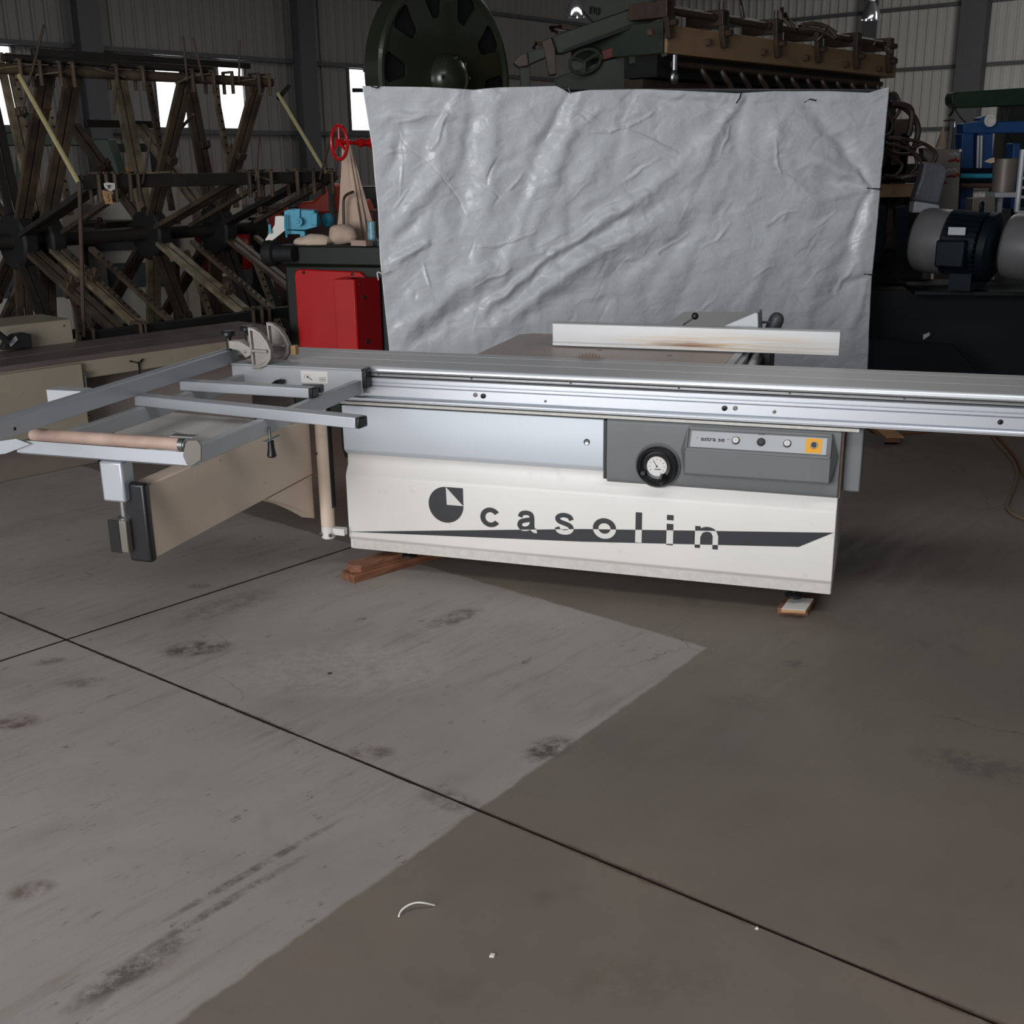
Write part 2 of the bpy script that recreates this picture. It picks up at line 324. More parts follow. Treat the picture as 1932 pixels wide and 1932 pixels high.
    for g_, amt, c_ in (blot(370, 1224, .16, .09, 10, .9, rgb(78, 66, 60)), blot(160, 1288, .10, .05, 10, .6, rgb(92, 78, 72)), blot(92, 1248, .08, .04, 20, .6, rgb(88, 76, 70)), blot(25, 1362, .10, .07, 0, .8, rgb(92, 74, 68)),
        blot(375, 1106, .06, .04, 0, .6, rgb(96, 70, 62)), blot(420, 1145, .30, .12, 48, .5, rgb(92, 84, 80)), blot(860, 1165, .16, .07, 45, .8, rgb(82, 72, 66)), blot(60, 1680, .07, .05, 20, .7, rgb(92, 72, 64)), blot(700, 1420, .09, .05, 0, .7, rgb(88, 70, 66)),
        blot(1035, 1412, .12, .07, 40, .9, rgb(66, 58, 54)), blot(850, 1510, .12, .06, -35, .6, rgb(80, 68, 62)), blot(1497, 1252, .06, .04, -20, .6, rgb(72, 68, 64)), blot(1850, 1445, .22, .10, -30, .5, rgb(70, 64, 60)), blot(1400, 1325, .20, .06, -20, .3, rgb(84, 78, 66)),
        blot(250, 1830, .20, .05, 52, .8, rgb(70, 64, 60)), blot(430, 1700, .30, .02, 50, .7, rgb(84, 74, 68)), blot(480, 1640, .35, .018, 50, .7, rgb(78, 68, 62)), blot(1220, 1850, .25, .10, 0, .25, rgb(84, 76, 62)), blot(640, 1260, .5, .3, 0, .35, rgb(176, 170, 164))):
        f_ = math_('MULTIPLY', rng(g_, 0.0, .5), rng(bn, .40, .56)); col = mix(math_('MULTIPLY', f_, amt), col, c_)
    w = N.new('ShaderNodeTexWave')  # thin old cracks
    mpc = N.new('ShaderNodeMapping'); mpc.inputs['Location'].default_value = (3.1, 1.7, 0); L.new(P, mpc.inputs[0])
    vor = N.new('ShaderNodeTexVoronoi'); vor.feature = 'DISTANCE_TO_EDGE'; vor.inputs['Scale'].default_value = 0.55
    nv = N.new('ShaderNodeTexNoise'); nv.inputs['Scale'].default_value = 3; nv.inputs['Detail'].default_value = 6; L.new(P, nv.inputs[0])
    vm = N.new('ShaderNodeVectorMath'); vm.operation = 'MULTIPLY_ADD'; L.new(nv.outputs['Color'], vm.inputs[0]); vm.inputs[1].default_value = (0.5, 0.5, 0); L.new(mpc.outputs[0], vm.inputs[2])
    L.new(vm.outputs[0], vor.inputs['Vector'])
    cr = math_('MULTIPLY', rng(vor.outputs['Distance'], 0.0, 0.0022, 1, 0), rng(noi(0.7, 2), 0.5, 0.6))
    col = mix(math_('MULTIPLY', cr, 0.55), col, (0.03, 0.022, 0.018, 1))
    L.new(col, b.inputs['Base Color'])
    rr = math_('ADD', rng(streak, 0.3, 0.7, 0.46, 0.66), math_('MULTIPLY', zone, 0.03)); L.new(rr, b.inputs['Roughness'])
    b.inputs['Specular IOR Level'].default_value = 0.4
    bp = N.new('ShaderNodeBump'); bp.inputs['Strength'].default_value = 0.12; bp.inputs['Distance'].default_value = 0.004; L.new(fine, bp.inputs['Height']); L.new(bp.outputs[0], b.inputs['Normal'])
    return m
M_floor = floor_material()

# ------------------------------------------------------------------ structure: floor
X0 = atz(125, 1207); D1 = atz(1880, 1932) - X0; D1 /= np.linalg.norm(D1); D2 = atz(640, 1040) - X0; D2 /= np.linalg.norm(D2)
fl = MB(); c0 = X0 + D1 * 2 + D2 * 10
fl.add([c0 + D1 * a + D2 * b + np.array([0, 0, z]) for z in (-0.16, -0.012) for a, b in ((-38, -38), (38, -38), (38, 38), (-38, 38))], [(0, 3, 2, 1), (4, 5, 6, 7), (0, 1, 5, 4), (1, 2, 6, 5), (2, 3, 7, 6), (3, 0, 4, 7)])
floor = struct(fl.build('floor', M_dark, None, smooth=False))
def jag(t): return 0.0011 * (noise.noise(Vector((t * 9, 3.3, 0))) + 0.8 * noise.noise(Vector((t * 40, 1.3, 0))))
for sa in (-1, 1):
    for sb in (-1, 1):
        ts = [0.0]
        while ts[-1] < 9: ts.append(ts[-1] + 0.03)
        ts += [14, 22, 30]; g = 0.0045; g2 = .0065
        e1 = [X0 + D1 * sa * t + D2 * sb * (g + jag(sa * t + 7) * (t > 0)) for t in ts[1:]]
        e2 = [X0 + D2 * sb * t + D1 * sa * (g2 + jag(sb * t + 31) * (t > 0)) for t in ts[1:]]
        cnr = X0 + D1 * sa * g2 + D2 * sb * g
        poly = [cnr] + e1 + [X0 + D1 * sa * 30 + D2 * sb * 30] + list(reversed(e2))
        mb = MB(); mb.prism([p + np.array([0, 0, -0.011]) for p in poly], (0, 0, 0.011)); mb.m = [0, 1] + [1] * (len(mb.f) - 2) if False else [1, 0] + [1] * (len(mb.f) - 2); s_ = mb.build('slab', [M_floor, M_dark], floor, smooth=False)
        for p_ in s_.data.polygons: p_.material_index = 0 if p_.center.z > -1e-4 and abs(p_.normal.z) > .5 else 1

# ------------------------------------------------------------------ structure: walls, girts, columns, windows, roof
PA = at(300, 252, 22.0); WA = Frame(PA, 49)       # wall_left: x along the wall, y outwards
PB = at(1740, 244, 30.0); WB = Frame(PB, 139)
def meet():
    A = np.array([[WA.ex[0], -WB.ex[0]], [WA.ex[1], -WB.ex[1]]]); t = np.linalg.solve(A, (WB.o - WA.o)[:2]); return t
ta, tb = meet(); EAVE = 6.15
def ribs(fr, x0, x1, z0, z1, m, name, sgn, pitch=0.235, gaps=()):
    """corrugated sheet: trapezoid ribs, standing in frame plane y=0; gaps = list of (x0,x1,z0,z1) openings"""
    mb = MB(fr); xs = []; x = x0
    while x < x1:
        xs += [(x, 0), (x + pitch * 0.70, 0), (x + pitch * 0.76, -0.042 * sgn), (x + pitch * 0.94, -0.042 * sgn)]; x += pitch
    for i in range(len(xs) - 1):
        (a, ya), (b, yb) = xs[i], xs[i + 1]; segs = [(z0, z1)]
        for gx0, gx1, gz0, gz1 in gaps:
            if a < gx1 - 0.02 and b > gx0 + 0.02: segs = [(z0, gz0), (gz1, z1)]
        for s0, s1 in segs: mb.add([(a, ya, s0), (b, yb, s0), (b, yb, s1), (a, ya, s1)], [(0, 1, 2, 3)])
    return struct(mb.build(name, m, None, smooth=False))
wins = []
for xl, xr in ((285, 347), (404, 457), (650, 706), (-22, 27)):
    a = WA.px(xl + 7, 180)[0]; b = WA.px(xr + 6, 180)[0]; wins.append((a, b))
GZ = (1.0, 2.39, 3.74, 5.1)
ribs(WA, -16, ta, 0, EAVE, M_wallm, 'wall_left', 1, gaps=[(a, b, 2.44, 3.70) for a, b in wins])
for i, (a, b) in enumerate(wins):
    mb = MB(WA); mb.box(a, b, 0.03, 0.05, 2.42, 3.72); w = struct(mb.build('window_%d' % (i + 1), M_pane, None, smooth=False))
    fr = MB(WA)
    for x in (a, b): fr.box(x - 0.03, x + 0.03, -0.04, 0.03, 2.42, 3.72)
    for z in (2.44, 3.71): fr.box(a, b, -0.04, 0.03, z - 0.03, z + 0.03)
    fr.build('window_frame', M_frame, w, smooth=False)
ribs(WB, -18, tb, 0, EAVE, M_wallb, 'wall_back', -1)
tn = 0
def trim(fr, box, m=M_frame):
    global tn; tn += 1; mb = MB(fr); mb.box(*box); return struct(mb.build('trim_%d' % tn, m, None, smooth=False))
for z in GZ: trim(WA, (-16, ta - 0.05, -0.16, -0.035, z - 0.04, z + 0.04))
for z in (1.0, 2.42, 3.84, 5.24): trim(WB, (-18, tb - 0.2, 0.035, 0.16, z - 0.04, z + 0.04))
for px_, pyy in ((572, 130), (160, 60)):
    x = WA.px(px_, pyy, -0.3)[0]; trim(WA, (x - 0.14, x + 0.14, -0.46, -0.17, 0, EAVE)); trim(WA, (x - 0.20, x + 0.20, -0.49, -0.46, 0, EAVE)); 
for px_, pyy in ((1836, 90), (1641, 60)):
    x = WB.px(px_, pyy, 0.3)[0]; w_ = 0.30 if px_ > 1700 else 0.12; trim(WB, (x - w_, x + w_, 0.17, 0.5, 0, EAVE))
rf = MB(WA); rf.box(-16, ta + 1, -30, 0.6, EAVE, EAVE + 0.12)
# roof covers the camera side too; the skylights are unseen lamps added below it
struct(rf.build('ceiling', M_roof, None, smooth=False))
for k in range(5):
    yb = -3 - 5.2 * k; mb = MB(WA); mb.box(-16, ta, yb - 0.08, yb + 0.08, EAVE - 0.35, EAVE - 0.002); tn += 1; struct(mb.build('trim_%d' % tn, M_roof, None, smooth=False))

# ================================================================== the panel saw
ORG = atz(660, 1035, 0.1); MANG = math.degrees(math.atan2(*(atz(1569.6, 1123.8, 0.1) - ORG)[[1, 0]]))
MF = Frame(ORG, MANG)
saw = thing('panel_saw', 'white and silver sliding table panel saw on the concrete floor', 'saw', (ORG[0], ORG[1], 0), MANG)
def ext(prof, x0, x1): mb = MB(MF); mb.xprism(prof, x0, x1); return mb
# --- cabinet body
ZR = 0.765
body = ext([(0.012, 0.1), (0.012, 0.142), (0, 0.158), (0, 0.435), (0.004, 0.45), (0.028, 0.487), (0.03, 0.53), (0.03, 0.60), (0.06, 0.60), (0.06, 0.775), (0.78, 0.775), (0.78, 0.1)], 0.0, 2.094)
body_o = body.build('cabinet_body', M_white, saw, bevel=0.003)
kick = MB(MF); kick.xprism([(0.009, 0.101), (0.009, 0.143), (0.0125, 0.143), (0.0125, 0.101)], 0.012, 2.09)
kick.build('bottom_flange', M_flange, body_o, smooth=False)
lip = ext([(-0.004, 0.764), (-0.004, 0.7755), (0.07, 0.7755), (0.07, 0.764)], -0.003, 2.155).build('top_lip', M_flange, body_o, bevel=0.001)
ed = MB(MF); ed.box(2.0945, 2.102, 0.0, 0.05, 0.50, 0.763); ed.build('edge_strip', M_rust, body_o)
# --- silver panel
sp = ext([(0, 0.565), (0.004, 0.555), (0.027, 0.535), (0.029, 0.54), (0.029, 0.755), (0.003, 0.757), (0, 0.752)], 0.0, 1.168)
sp_o = sp.build('front_panel', M_silver, saw, bevel=0.002, label='silver front panel')
k = MB(MF); k.lathe((1.098, 0.002, 0.661), (0, -1, 0), [(0, 0.0135), (0.003, 0.0135), (0.005, 0.012), (0.0035, 0.009), (0.0035, 0.0001)], 24); k.build('lock_button', M_steel, sp_o)
g_ = MB(MF); g_.xprism([(-0.001, 0.755), (-0.001, 0.512), (0.04, 0.505), (0.04, 0.757)], 1.168, 1.181); g_.build('black_edge_trim', M_black, saw, bevel=0.002)
e_ = MB(MF); e_.xprism([(0.006, 0.757), (0.006, 0.57), (0.03, 0.515), (0.05, 0.515), (0.05, 0.757)], -0.012, -0.0005); e_.build('black_end_trim', M_mattblack, saw)
# --- grey control housing
hs = ext([(-0.004, 0.53), (0.0, 0.508), (0.012, 0.497), (0.0285, 0.497), (0.0285, 0.7615), (0.004, 0.7615), (-0.004, 0.752)], 1.181, 2.093)
hs_o = hs.build('control_housing', M_grey, saw, bevel=0.004, seg=3)
cs = MB(MF)
cl, cr_ = 1.510, 2.060
A_ = [(-0.003, 0.748), (-0.012, 0.752), (-0.014, 0.745), (-0.058, 0.676), (-0.066, 0.667), (-0.060, 0.576), (-0.052, 0.566), (-0.003, 0.560)]
cs.xprism(A_, cl, cr_)
cs.prism([(cl, -0.003, 0.752), (cl, -0.062, 0.667), (cl, -0.052, 0.562), (cl - 0.024, -0.003, 0.655)], (0.004, 0, 0))
cs.add([(cl, -0.004, 0.752), (cl, -0.066, 0.665), (cl, -0.054, 0.562), (cl - 0.026, -0.004, 0.655)], [(0, 1, 3), (1, 2, 3)])
cs.add([(cr_, -0.004, 0.758), (cr_, -0.066, 0.665), (cr_, -0.054, 0.562), (cr_ + 0.028, -0.004, 0.668)], [(0, 3, 1), (1, 3, 2)])
cs_o = cs.build('control_console', M_grey, saw, bevel=0.002)
# console frame rim
def on_console(x, t, lift=0.0):
    """t: 0 at the top of the sloped face, 1 at its bottom"""
    p0 = np.array([x, -0.014, 0.745]); p1 = np.array([x, -0.058, 0.676]); n = np.array([0, -(0.745 - 0.676), 0.044]); n = n / np.linalg.norm(n)
    n = np.array([0, -0.843, 0.538]); return p0 + (p1 - p0) * t + n * lift
rim = MB(MF)
for a, b_ in (((cl + .004, -.02), (cr_ - .004, -.02)), ((cl + .004, 1.06), (cr_ - .004, 1.06)), ((cl + .004, -.02), (cl + .004, 1.06)), ((cr_ - .004, -.02), (cr_ - .004, 1.06))):
    rim.beam(on_console(a[0], a[1], .004), on_console(b_[0], b_[1], .004), 0.007, 0.012)
rim.build('console_rim', M_grey, cs_o, bevel=0.002)
strip = MB(MF); q = [on_console(x, t, .0008) for x, t in ((1.528, .12), (2.042, .12), (2.042, .93), (1.528, .93))]; strip.prism(q, (0, -0.0017, 0.0011)); st_o = strip.build('button_strip', M_lgrey, saw, smooth=False, label='light grey button strip')
yl = MB(MF); q = [on_console(x, t, .0029) for x, t in ((1.965, .17), (2.024, .17), (2.024, .88), (1.965, .88))]; yl.prism(q, (0, -0.0006, 0.0004)); yl.build('yellow_label', M_yellow, st_o, smooth=False)
NRM = np.array([0, -0.843, 0.538])
def button(x, r, m1, m2, nm, lbl):
    mb = MB(MF); c = on_console(x, .5, .003)
    mb.mat(0).lathe(c, NRM, [(0, r), (0.005, r), (0.006, r * 0.93), (0.006, r * 0.78)], 28)
    mb.mat(1).lathe(c, NRM, [(0.0045, r * 0.78), (0.0085, r * 0.78), (0.0095, r * 0.70), (0.0098, 0)], 28)
    return mb.build(nm, [m1, m2], st_o, label=lbl)
button(1.702, 0.0150, M_black, M_decalw, 'push_button', 'white push button in black ring')
button(1.798, 0.0160, M_black, M_black, 'push_button', 'black push button')
button(1.896, 0.0150, M_black, M_decalw, 'push_button', 'white push button in black ring')
button(1.995, 0.0140, M_steel, M_black, 'push_button', 'black push button on the yellow label')

def text_obj(txt, bold=0.0, name='lettering'):
    cu = bpy.data.curves.new('t', 'FONT'); cu.body = txt; cu.size = 1.0; cu.offset = bold; cu.resolution_u = 6; cu.extrude = 0
    o = bpy.data.objects.new('t', cu); COL.objects.link(o); bpy.context.view_layer.update()
    me = bpy.data.meshes.new_from_object(o.evaluated_get(bpy.context.evaluated_depsgraph_get())); bpy.data.objects.remove(o)
    v = np.array([p.co[:2] for p in me.vertices]); f = [tuple(p.vertices) for p in me.polygons]; bpy.data.meshes.remove(me); return v, f
def lettering(txt, name, parent, m, org, ux, uy, un, width=None, height=None, bold=0.0, thick=0.0006):
    """flat print: fitted to width x height from lower-left `org` along ux / uy in the machine frame"""
    v, f = text_obj(txt, bold); lo = v.min(0); sz = v.max(0) - lo
    sx = width / sz[0] if width else height / sz[1]; sy = height / sz[1] if height else sx
    org, ux, uy, un = [np.array(q, float) for q in (org, ux, uy, un)]
    bm = bmesh.new(); vs = [bm.verts.new(Vector(org + ux * (p[0] - lo[0]) * sx + uy * (p[1] - lo[1]) * sy + un * thick)) for p in v]
    for q in f:
        try: bm.faces.new([vs[i] for i in q])
        except ValueError: pass
    r = bmesh.ops.extrude_face_region(bm, geom=bm.faces[:]); bmesh.ops.translate(bm, verts=[e for e in r['geom'] if isinstance(e, bmesh.types.BMVert)], vec=Vector(-un * thick))
    bmesh.ops.recalc_face_normals(bm, faces=bm.faces)
    me = bpy.data.meshes.new(name); bm.to_mesh(me); bm.free(); me.materials.append(m)
    o = bpy.data.objects.new(name, me); COL.objects.link(o); o.parent = parent; WM[o.name] = WM[parent.name]; return o
UPC = -(on_console(0, 1) - on_console(0, 0)); UPC /= np.linalg.norm(UPC)
lettering('astra se', 'lettering', st_o, M_decal, on_console(1.567, .60, .003), (1, 0, 0), UPC, NRM, width=0.092, height=0.0155, bold=0.02)
lettering('-', 'lettering', st_o, M_decal, on_console(1.548, .47, .003), (1, 0, 0), UPC, NRM, width=0.009, height=0.0015)
lettering('-', 'lettering', st_o, M_decal, on_console(1.668, .47, .003), (1, 0, 0), UPC, NRM, width=0.009, height=0.0015)
lettering('I', 'lettering', st_o, M_decal, on_console(1.7015, .57, .0136), (1, 0, 0), UPC, NRM, width=0.0012, height=0.008)
lettering('I', 'lettering', st_o, M_decal, on_console(1.8955, .57, .0136), (1, 0, 0), UPC, NRM, width=0.0012, height=0.008)
lettering('STOP', 'lettering', st_o, M_decal, on_console(1.786, .145, .003), (1, 0, 0), UPC, NRM, width=0.024, height=0.0045, bold=0.02)
# --- handwheel
hc = MF.px(1241, 878, -0.006); hx, hz = hc[0], hc[2]
rs = MB(MF); rs.lathe((hx, -0.003, hz), (0, -1, 0), [(0, 0.092), (0.007, 0.092), (0.010, 0.089), (0.008, 0.085), (0.001, 0.084)], 48); rs.build('wheel_recess_ring', M_grey, saw)
hw = MB(MF)
hw.lathe((hx, -0.002, hz), (0, -1, 0), [(0.001, 0.0835), (0.002, 0.075), (0.002, 0.04), (0.018, 0.04), (0.020, 0.052), (0.016, 0.060), (0.022, 0.066), (0.034, 0.070), (0.040, 0.076), (0.034, 0.081), (0.018, 0.081), (0.006, 0.078)], 56)
hw_o = hw.build('handwheel', M_black, saw, label='black handwheel with a white dial')
dl = MB(MF); dl.lathe((hx, -0.018, hz), (0, -1, 0), [(0, 0.0405), (0.006, 0.0405), (0.007, 0.038), (0.006, 0.037), (0.006, 0)], 40); dl.build('dial', M_decalw, hw_o)
tk = MB(MF)
for i in range(12):
    a = 2 * math.pi * i / 12
    if i in (8, 9): continue
    e = np.array([math.cos(a), 0, math.sin(a)]); c = np.array([hx, -0.0246, hz]); tk.beam(c + e * 0.027, c + e * 0.032, 0.0022, 0.0008, (0, 1, 0))
a = math.radians(122); e = np.array([math.cos(a), 0, math.sin(a)]); tk.beam(np.array([hx, -0.0248, hz]) - e * 0.004, np.array([hx, -0.0248, hz]) + e * 0.027, 0.0024, 0.001, (0, 1, 0))
tk.lathe((hx, -0.024, hz), (0, -1, 0), [(0, 0.004), (0.002, 0.004), (0.002, 0)], 12)
tk.build('dial_mark', M_decal, hw_o, smooth=False)
lettering('casolin', 'lettering', hw_o, M_decal, (hx - 0.010, -0.0245, hz - 0.014), (1, 0, 0), (0, 0, 1), (0, -1, 0), width=0.026, height=0.006, bold=0.03)
kb = MB(MF); kc = MF.px(1249, 906, -0.06); kb.lathe((kc[0] - 0.004, -0.035, kc[2] + 0.012), (kc[0] - (kc[0] - 0.004), -1, -0.25), [(0, 0.009), (0.02, 0.0075), (0.04, 0.011), (0.052, 0.013), (0.058, 0.010), (0.058, 0.004), (0.056, 0)], 20); kb.build('crank_handle', M_black, hw_o)
kb = MB(MF); kc = MF.px(1213, 893, -0.04); kb.lathe((kc[0], -0.03, kc[2]), (0, -1, 0), [(0, 0.012), (0.012, 0.012), (0.015, 0.009), (0.015, 0)], 20); kb.build('clamping_knob', M_black, hw_o)
# --- side duct on the right
dc = MB(MF); dc.box(2.104, 2.172, 0.05, 0.30, 0.515, 0.7955); dc.build('side_duct', M_grey, saw, bevel=0.006)
# --- logo: disc with a square corner and a white folded wedge
def mz(px_, py_): q = MF.px(px_, py_); return (q[0], q[2])
cx, cz = mz(841.5, 952.5); R_ = 0.0805
pl = [(cx + R_ * math.cos(math.radians(t)), cz + R_ * math.sin(math.radians(t))) for t in range(90, 361, 6)] + [(cx + R_, cz + R_)]
mb = MB(MF); mb.prism([(x, -0.0009, z) for x, z in pl], (0, 0.0007, 0)); mb.build('emblem', M_decal, body_o, smooth=False)
mb = MB(MF); mb.prism([(x, -0.0014, z) for x, z in ((cx + 0.002, cz + R_), (cx + 0.004, cz + 0.001), (cx + R_ - 0.001, cz + 0.001))], (0, 0.0004, 0)); mb.build('emblem_wedge', M_decalw, body_o, smooth=False)
# stripe
def on(px_, py_): x, z = mz(px_, py_); return x, z
S = [on(653, 1003.0), on(1100, 998), on(1573, 1005), on(1507, 1031.8), on(1100, 1022)]
xl_, zt_ = 0.002, 0.3645
zl = S[0][1]
top = lambda x: np.interp(x, [S[0][0], S[1][0], S[2][0]], [S[0][1], S[1][1], S[2][1]])
bot = lambda x: np.interp(x, [S[0][0], S[4][0], S[3][0]], [S[0][1], S[4][1], S[3][1]])
mb = MB(MF); mb.prism([(x, -0.0009, z) for x, z in S], (0, 0.0007, 0)); mb.build('stripe', M_decal, body_o, smooth=False)
GL = dict(c=((905, 955), (945, 997)), a=((975, 961), (1013, 1004)), s=((1045, 965), (1084, 1011)), o=((1118, 975), (1163, 1019)), l=((1199.5, 966), (1210.5, 1024)), i=((1258.5, 971), (1269.5, 1029)), n=((1311, 991), (1355, 1037)))
def smooth_path(P_, k=6):
    out = []; P_ = [np.array(p, float) for p in P_]
    for i in range(len(P_) - 1):
        p0, p1, p2, p3 = P_[max(i - 1, 0)], P_[i], P_[i + 1], P_[min(i + 2, len(P_) - 1)]
        for t in np.arange(k) / k: out.append(.5 * ((2 * p1) + (-p0 + p2) * t + (2 * p0 - 5 * p1 + 4 * p2 - p3) * t * t + (-p0 + 3 * p1 - 3 * p2 + p3) * t ** 3))
    return out + [P_[-1]]
def arc(cx_, cy_, rx, ry, a0, a1, n=28): return [np.array((cx_ + rx * math.cos(math.radians(a)), cy_ + ry * math.sin(math.radians(a)))) for a in np.linspace(a0, a1, n)]
# stroke glyphs: (box width, box height, stroke width, list of centre lines)
GLY = dict(
    c=(40, 43, 9.8, [arc(20.5, 21.5, 14.7, 15.7, 33, 327)]), o=(45, 44, 10.4, [arc(22.5, 22, 16.5, 16, 0, 360, 40)]), l=(14, 58, 14, [[(7, 0), (7, 58)]]), i=(14, 58, 14, [[(7, 0), (7, 41)], [(7, 48), (7, 58)]]),
    n=(44, 46, 9.8, [[(5.8, 0), (5.8, 45)], smooth_path([(7, 26), (11, 35), (22, 40), (33, 37), (38.2, 27)]) + [(38.2, 0)]]),
    a=(40, 44, 9.4, [smooth_path([(6.5, 29), (10, 36), (19.5, 38.6), (28, 36), (30.5, 29)]) + [(30.5, 12)] + smooth_path([(30.5, 12), (31.5, 6), (36, 2.5), (39.5, 3)])[1:], smooth_path([(30, 25.5), (18, 23), (8.5, 19.5), (5.6, 12), (10, 6), (18, 5.4), (26, 9), (30.3, 16)])]),
    s=(39, 46, 9.2, [smooth_path([(33.2, 31), (29.5, 37.6), (19.5, 40.5), (10.5, 38), (7, 32.5), (11, 27), (20, 23.8), (29.5, 20), (33, 13.5), (28.5, 7.4), (19.5, 5.5), (10, 7.6), (5.6, 15)])]))
for ch, (p0, p1) in GL.items():
    (xa, za), (xb, zb) = mz(*p0), mz(*p1); W_, H_, sw, lines = GLY[ch]; kx, kz = (xb - xa) / W_, (za - zb) / H_
    q = MB(MF)
    for li, ln in enumerate(lines):
        ln = [np.array(p, float) for p in ln]; n = len(ln); vs = []
        for t_ in range(n):
            d = ln[min(t_ + 1, n - 1)] - ln[max(t_ - 1, 0)]
            if n > 30 and np.allclose(ln[0], ln[-1]) and t_ in (0, n - 1): d = ln[1] - ln[-2]
            d = d / (np.linalg.norm(d) + 1e-9); nn_ = np.array([-d[1], d[0]]) * sw / 2
            for sg in (1, -1): v_ = ln[t_] + nn_ * sg; vs.append((xa + v_[0] * kx, -0.0013 - .00012 * li, zb + v_[1] * kz))
        q.add(vs, [(2 * t_, 2 * t_ + 1, 2 * t_ + 3, 2 * t_ + 2) for t_ in range(n - 1)])
    o = q.build('letter', [M_decal, M_decalw], body_o, smooth=False)
    me = o.data; bm = bmesh.new(); bm.from_mesh(me)
    for f_ in (top, bot):
        za_, zb_ = f_(xa), f_(xb); nrm = Vector((-(zb_ - za_), 0, xb - xa))
        bmesh.ops.bisect_plane(bm, geom=bm.verts[:] + bm.edges[:] + bm.faces[:], plane_co=Vector((xa, 0, za_)), plane_no=nrm)
    for f in bm.faces:
        c = f.calc_center_median(); f.material_index = 1 if bot(c.x) < c.z < top(c.x) else 0
    bm.to_mesh(me); bm.free()
# --- feet
ft = MB(MF); fx = MF.pz(1497, 1125, 0.07); ft.lathe((fx[0], 0.05, 0.062), (0, 0, 1), [(0, 0.036), (0.010, 0.036), (0.018, 0.022), (0.02, 0.010), (0.04, 0.010)], 28); ft.build('levelling_foot', M_black, saw)
ft = MB(MF); ft.lathe((0.27, 0.05, 0.075), (0, 0, 1), [(0, 0.034), (0.008, 0.034), (0.012, 0.012), (0.03, 0.010)], 28); ft.build('levelling_foot', M_black, saw)
for x in (0.27, 1.9): ft = MB(MF); ft.lathe((x, 0.70, 0.0), (0, 0, 1), [(0, 0.034), (0.01, 0.034), (0.014, 0.012), (0.10, 0.010)], 20); ft.build('levelling_foot', M_black, saw)
# --- guide beam below the carriage (front grooves are real)
XL, XR = -0.50, 3.05
gb = [(0.006, 0.885), (0.002, 0.882), (0.002, 0.868), (0.007, 0.866), (0.007, 0.864), (0.002, 0.862), (0.002, 0.852), (0.009, 0.8495), (0.003, 0.846), (0.003, 0.806), (0.007, 0.803), (-0.006, 0.799), (-0.009, 0.795), (-0.009, 0.788), (-0.004, 0.7845), (-0.004, 0.782), (0.30, 0.782), (0.30, 0.885)]
gb_o = ext(gb, XL + 0.05, XR - 0.01).build('guide_beam', M_alu, saw, smooth=False)
for px_, py_, r_, nm, lb in ((897, 745, 0.0095, 'screw_cap', 'grey plastic screw cap'), (912, 747, 0.0105, 'bolt', 'black domed bolt'), (1367, 770, 0.0105, 'bolt', 'black domed bolt'), (1387, 770, 0.0095, 'screw_cap', 'grey plastic screw cap'), (1029, 757, 0.005, 'screw_cap', None), (1461, 777, 0.007, 'screw_cap', None), (1887, 796, 0.0095, 'bolt', 'black domed bolt')):
    q = MF.px(px_, py_, 0.003); mb = MB(MF); mb.lathe((q[0], 0.0028, q[2]), (0, -1, 0), [(0, r_), (0.003 if nm == 'screw_cap' else 0.006, r_), (0.004 if nm == 'screw_cap' else 0.010, r_ * 0.6), (0.004 if nm == 'screw_cap' else 0.0105, r_ * 0.3), (0.003, 0)], 20)
    mb.build(nm, M_ss if nm == 'screw_cap' else M_black, gb_o, label=lb)
# --- carriage
cp = [(0.008, 0.8935), (0.030, 0.8925), (0.030, 0.888), (0.455, 0.888), (0.455, 0.925)]
for y in (0.375, 0.215): cp += [(y + 0.0035, 0.925), (y + 0.0025, 0.9215), (y - 0.0025, 0.9215), (y - 0.0035, 0.9256), (y - 0.0065, 0.925)]
cp += [(0.044, 0.925), (0.037, 0.9238), (0.033, 0.9205), (0.030, 0.9150), (0.029, 0.9095), (0.010, 0.9085), (0.002, 0.9065), (-0.004, 0.903), (-0.004, 0.899), (0.000, 0.8965), (0.0, 0.894)]
ca_o = ext(list(reversed(cp)), XL, XR).build('sliding_carriage', M_alutop, saw, smooth=False)
ch = ext([(0.046, 0.9255), (0.0365, 0.9245), (0.0322, 0.9207), (0.0292, 0.9151), (0.0280, 0.9095), (0.0288, 0.9092), (0.031, 0.9150), (0.0335, 0.9200), (0.046, .9245)], 0.14, XR - 0.001); ch.build('front_edge_highlight', M_fence2, ca_o)  # strip laid over the edge, door reflection put into its lighter colour
nose = ext([(0.001, 0.9070), (-0.0048, 0.9035), (-0.0048, 0.8985), (-0.0005, 0.896), (0.003, 0.9)], 0.15, XR - 0.001); nose.build('round_guide_rail', M_steel, ca_o)
for px_, py_ in ((714, 704), (890, 714), (1077, 724), (1281, 733), (1490, 745), (1706, 755)):
    q = MF.px(px_, py_, -0.004); mb = MB(MF); mb.lathe((q[0], -0.004, 0.9012), (0, -1, 0), [(0, 0.0042), (0.0025, 0.0042), (0.003, 0.0018), (0.002, 0.0)], 14); mb.build('screw', M_dgrey, ca_o)
